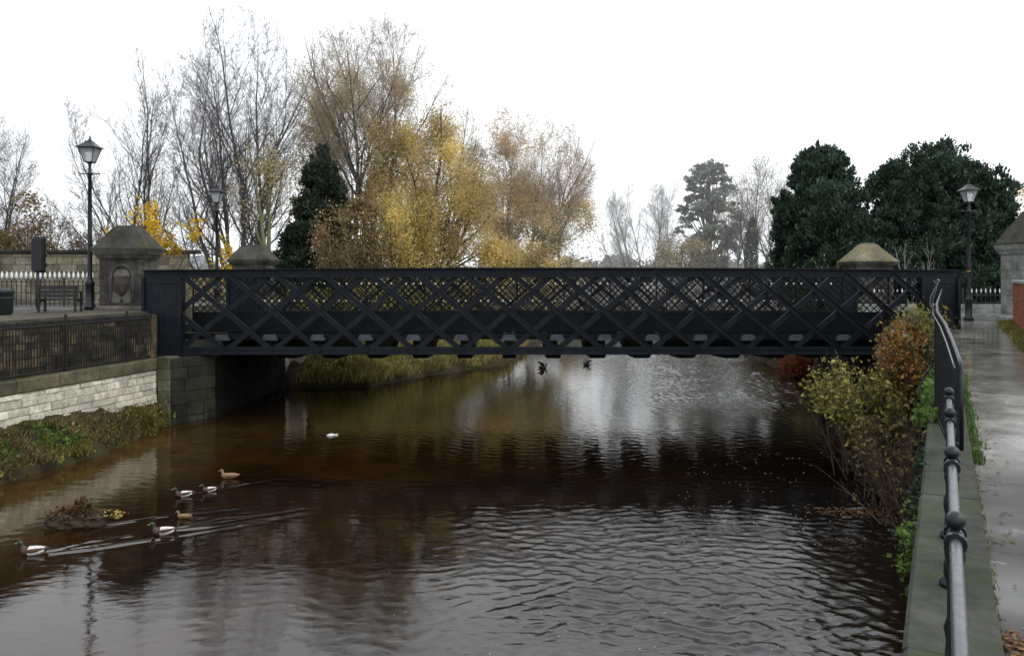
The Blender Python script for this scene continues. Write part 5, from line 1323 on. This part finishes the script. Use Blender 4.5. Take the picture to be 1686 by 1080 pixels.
# ================================================================== BIRDS
def duck(name, label, px, py, heading, scale=1.0, kind='drake', wings=False, dive=False):
    q = G(px, py)
    t = thing(name, label, 'bird' if kind == 'gull' else 'duck', (q[0], q[1], WZ+.005), heading)
    # rings along the spine: (x, z, half width, half height, material)
    if dive:
        rings = [(.02, -.03, .06, .05, 1), (.03, .03, .085, .075, 0), (.0, .09, .075, .07, 0), (-.04, .14, .05, .045, 0), (-.07, .185, .02, .016, 2), (-.085, .20, .004, .004, 2)]
    else:
        rings = [(-.285, .105, .006, .004, 2), (-.25, .088, .035, .015, 2), (-.20, .075, .065, .04, 2), (-.13, .062, .095, .065, 0), (-.04, .055, .11, .082, 0), (.06, .055, .108, .085, 0),
                 (.13, .06, .09, .082, 1), (.165, .085, .066, .068, 1), (.182, .125, .044, .046, 1), (.192, .165, .034, .036, 3), (.202, .198, .040, .042, 3), (.222, .215, .038, .040, 3), (.247, .212, .028, .03, 3),
                 (.262, .203, .016, .014, 4), (.290, .196, .018, .008, 4), (.312, .194, .012, .004, 4)]
    nseg = 14; m = MB(); vs = []
    for i, (x, z, w_, h_, mi) in enumerate(rings):
        a_, b_ = rings[max(i-1, 0)], rings[min(i+1, len(rings)-1)]
        d = Vector((b_[0]-a_[0], 0, b_[1]-a_[1])).normalized(); up = Vector((-d.z, 0, d.x))
        if up.z < 0 and not dive: up = -up
        for j in range(nseg):
            an = 2*math.pi*j/nseg
            vs.append(Vector((x, 0, z))+Vector((0, 1, 0))*math.cos(an)*w_+up*math.sin(an)*h_)
    m.add(vs, []); k = len(rings)
    for i in range(k-1):
        for j in range(nseg):
            m.f.append([i*nseg+j, i*nseg+(j+1) % nseg, (i+1)*nseg+(j+1) % nseg, (i+1)*nseg+j]); m.mi.append(rings[i+1][4] if not dive else rings[i][4])
    m.f.append(list(range(nseg))[::-1]); m.mi.append(rings[0][4]); m.f.append(list(range((k-1)*nseg, k*nseg))); m.mi.append(rings[-1][4])
    if kind == 'drake': mats = [M['duck_grey'], M['duck_breast'], M['duck_black'], M['duck_head'], M['duck_bill']]
    elif kind == 'gull': mats = [M['duck_white']]*4+[M['duck_bill']]
    elif kind == 'dark': mats = [M['duck_black'], M['duck_black'], M['duck_black'], M['duck_black'], M['duck_black']]
    else: mats = [M['duck_brown'], M['duck_brown'], M['duck_brown'], M['duck_brown'], M['duck_bill']]
    m.build('body', None, t, True, mats)
    if not dive:
        for sy in (-1, 1):
            m = MB()
            if wings:
                pr = [(.08, .05, .10), (.02, .15, .20), (-.05, .24, .29), (-.12, .29, .33)]
                vs = []
                for (x, y, z) in pr: vs += [(x+.05, y*sy, z), (x-.12, y*sy+.01*sy, z-.02)]
                vs += [(a, b+.006*sy, c-.008) for a, b, c in vs]
                m.add(vs, [(0,1,3,2),(2,3,5,4),(4,5,7,6),(8,10,11,9),(10,12,13,11),(12,14,15,13),(0,2,10,8),(2,4,12,10),(4,6,14,12),(1,9,11,3),(3,11,13,5),(5,13,15,7),(0,8,9,1),(6,7,15,14)])
            else:
                m.tube([(.09, sy*.085, .075), (.02, sy*.104, .085), (-.08, sy*.092, .09), (-.17, sy*.055, .098), (-.23, sy*.02, .11)], [.012, .036, .034, .02, .004], 8)
            m.build('wing', M['duck_breast'] if kind == 'drake' and not wings else mats[0], t, True)
        for sy in (-1, 1):
            m = MB(); m.lathe([(.001, -.005), (.005, 0), (.001, .005)], (.236, sy*.034, .222), 8); m.build('eye', M['lens'], t, True)
    t.scale = (scale,)*3
    return t
duck('mallard_duck', 'nearest pale bodied drake swimming left at the far left of the river', 55, 912, R(188), .92)
duck('mallard_duck', 'pale bodied drake swimming left with a dark head, in front of the debris heap', 270, 879, R(192), .88)
duck('mallard_duck', 'white rumped duck just ahead of another, in mid river on the left', 303, 817, R(200), .78, 'drake')
duck('mallard_duck', 'small white rumped duck following behind its neighbour', 345, 809, R(205), .66, 'drake')
duck('brown_duck', 'plain brown duck hindmost of the left group', 378, 787, R(185), .8, 'hen')
duck('brown_duck', 'small orange brown duck between the two nearest drakes and the wake', 303, 853, R(178), .55, 'hen')
duck('flapping_duck', 'dark duck with raised wings upstream, nearer the middle bank', 893, 606, R(10), .95, 'dark', True)
duck('flapping_duck', 'dark duck with raised wings upstream, further right', 966, 601, R(200), .8, 'dark', True)
duck('river_gull', 'tiny white bird on the water just under the bridge edge by the far bank', 828, 596, R(160), .9, 'gull')
q = G(545, 717)
t = thing('foam_patch', 'small pale foam patch floating alone on the dark water in front of the abutment', 'foam', (q[0], q[1], WZ+.004))
m = MB(); m.lathe([(.13, 0), (.12, .02), (.06, .045), (.01, .05)], (0, 0, 0), 11); m.lathe([(.06, 0), (.05, .03), (.01, .04)], (.14, .03, 0), 9); m.build('foam', M['foam'], t, True)

# thin river mist between the bridge and the trees, as real air
hm = bpy.data.materials.new('river_mist'); hm.use_nodes = True; hn = hm.node_tree; hn.nodes.clear()
ho = hn.nodes.new('ShaderNodeOutputMaterial'); hv = hn.nodes.new('ShaderNodeVolumeScatter')
hv.inputs['Density'].default_value = .0058; hv.inputs['Color'].default_value = (.95, .97, 1, 1); hv.inputs['Anisotropy'].default_value = .1
hn.links.new(hv.outputs[0], ho.inputs['Volume'])
m = MB(); m.box(-120, 120, 51, 112, -2.85, 25); tag(m.build('mist', hm), 'thin pale mist hanging over the trees beyond the bridge', 'mist', kind='structure')
scene.cycles.volume_bounces = 2
GROUPS = {'mallard_duck': 'ducks swimming on the river', 'brown_duck': 'ducks swimming on the river', 'flapping_duck': 'ducks flapping upstream', 'stone_pier': 'stone piers at the bridge ends',
          'bare_tree': 'bare trees beyond the bridge', 'yellow_willow': 'golden trees beyond the bridge', 'golden_tree': 'golden trees beyond the bridge', 'bare_shrub': 'leafless shrubs beyond the bridge',
          'evergreen_tree': 'dark evergreens on the right', 'yew_tree': 'dark evergreens on the right', 'dark_conifer': 'dark conifers on the left', 'river_bush': 'bushes at the foot of the right river wall',
          'white_tipped_railing': 'street railings with white spear tips', 'bridge_abutment': 'abutments of the bridge', 'yellow_shrub': 'yellow leaved shrubs'}
for o in list(COL.objects):
    k = o.name.split('.')[0]
    if o.parent is None and k in GROUPS: o['group'] = GROUPS[k]
# ================================================================== SKY, LIGHT, CAMERA
wd = bpy.data.worlds.new('World'); scene.world = wd; wd.use_nodes = True
nt = wd.node_tree; nt.nodes.clear()
out = nt.nodes.new('ShaderNodeOutputWorld'); bg = nt.nodes.new('ShaderNodeBackground')
sky = nt.nodes.new('ShaderNodeTexSky'); sky.sky_type = 'NISHITA'; sky.sun_disc = False
SE, SR = R(48), R(118)
sky.sun_elevation = SE; sky.sun_rotation = SR; sky.dust_density = 4; sky.air_density = 1.5
# overcast: the cloud layer hides most of the blue, thinner toward the left
tcw = nt.nodes.new('ShaderNodeTexCoord')
cn = nt.nodes.new('ShaderNodeTexNoise'); cn.inputs['Scale'].default_value = 1.6; cn.inputs['Detail'].default_value = 4
nt.links.new(tcw.outputs['Generated'], cn.inputs['Vector'])
sp = nt.nodes.new('ShaderNodeSeparateXYZ'); nt.links.new(tcw.outputs['Generated'], sp.inputs[0])
grad = ramp(nt, sp.outputs[0], [(0.0, (9.6, 9.9, 11.0)), (1.0, (12, 12, 12))])
mrw = nt.nodes.new('ShaderNodeMapRange'); nt.links.new(sp.outputs[0], mrw.inputs[0]); mrw.inputs[1].default_value = -.62; mrw.inputs[2].default_value = -.25
mrn = nt.nodes.new('ShaderNodeMath'); mrn.operation = 'MULTIPLY_ADD'; nt.links.new(cn.outputs[0], mrn.inputs[0]); mrn.inputs[1].default_value = .5
nt.links.new(mrw.outputs[0], mrn.inputs[2])
cloud = ramp(nt, mrn.outputs[0], [(.2, (.55, .56, .605)), (.62, (.965, 1.0, 1.035))])
scl = nt.nodes.new('ShaderNodeVectorMath'); scl.operation = 'SCALE'; scl.inputs['Scale'].default_value = 17
nt.links.new(cloud.outputs[0], scl.inputs[0])
mx = mix(nt, .90, sky.outputs[0], scl.outputs[0])
nt.links.new(mx, bg.inputs[0]); bg.inputs[1].default_value = .1
nt.links.new(bg.outputs[0], out.inputs[0])
sd = bpy.data.lights.new('sun', 'SUN'); sd.energy = .8; sd.angle = R(14); sd.color = (1, .96, .9)
so = link('sun', sd)
# direction matching the sky: rotation measured from +Y toward +X
dirv = Vector((math.sin(SR)*math.cos(SE), math.cos(SR)*math.cos(SE), math.sin(SE)))
so.rotation_euler = dirv.to_track_quat('Z', 'Y').to_euler()

cd = bpy.data.cameras.new('camera'); co = link('camera', cd); co.location = (0, 0, EYE); co.rotation_euler = (R(90), 0, 0)
cd.sensor_width = 36; cd.lens = 36*F/1686; cd.shift_y = -85/1686; cd.clip_start = .05; cd.clip_end = 4000
scene.camera = co
scene.view_settings.view_transform = 'Standard'; scene.view_settings.look = 'None'; scene.view_settings.exposure = 0
scene.render.engine = 'CYCLES'
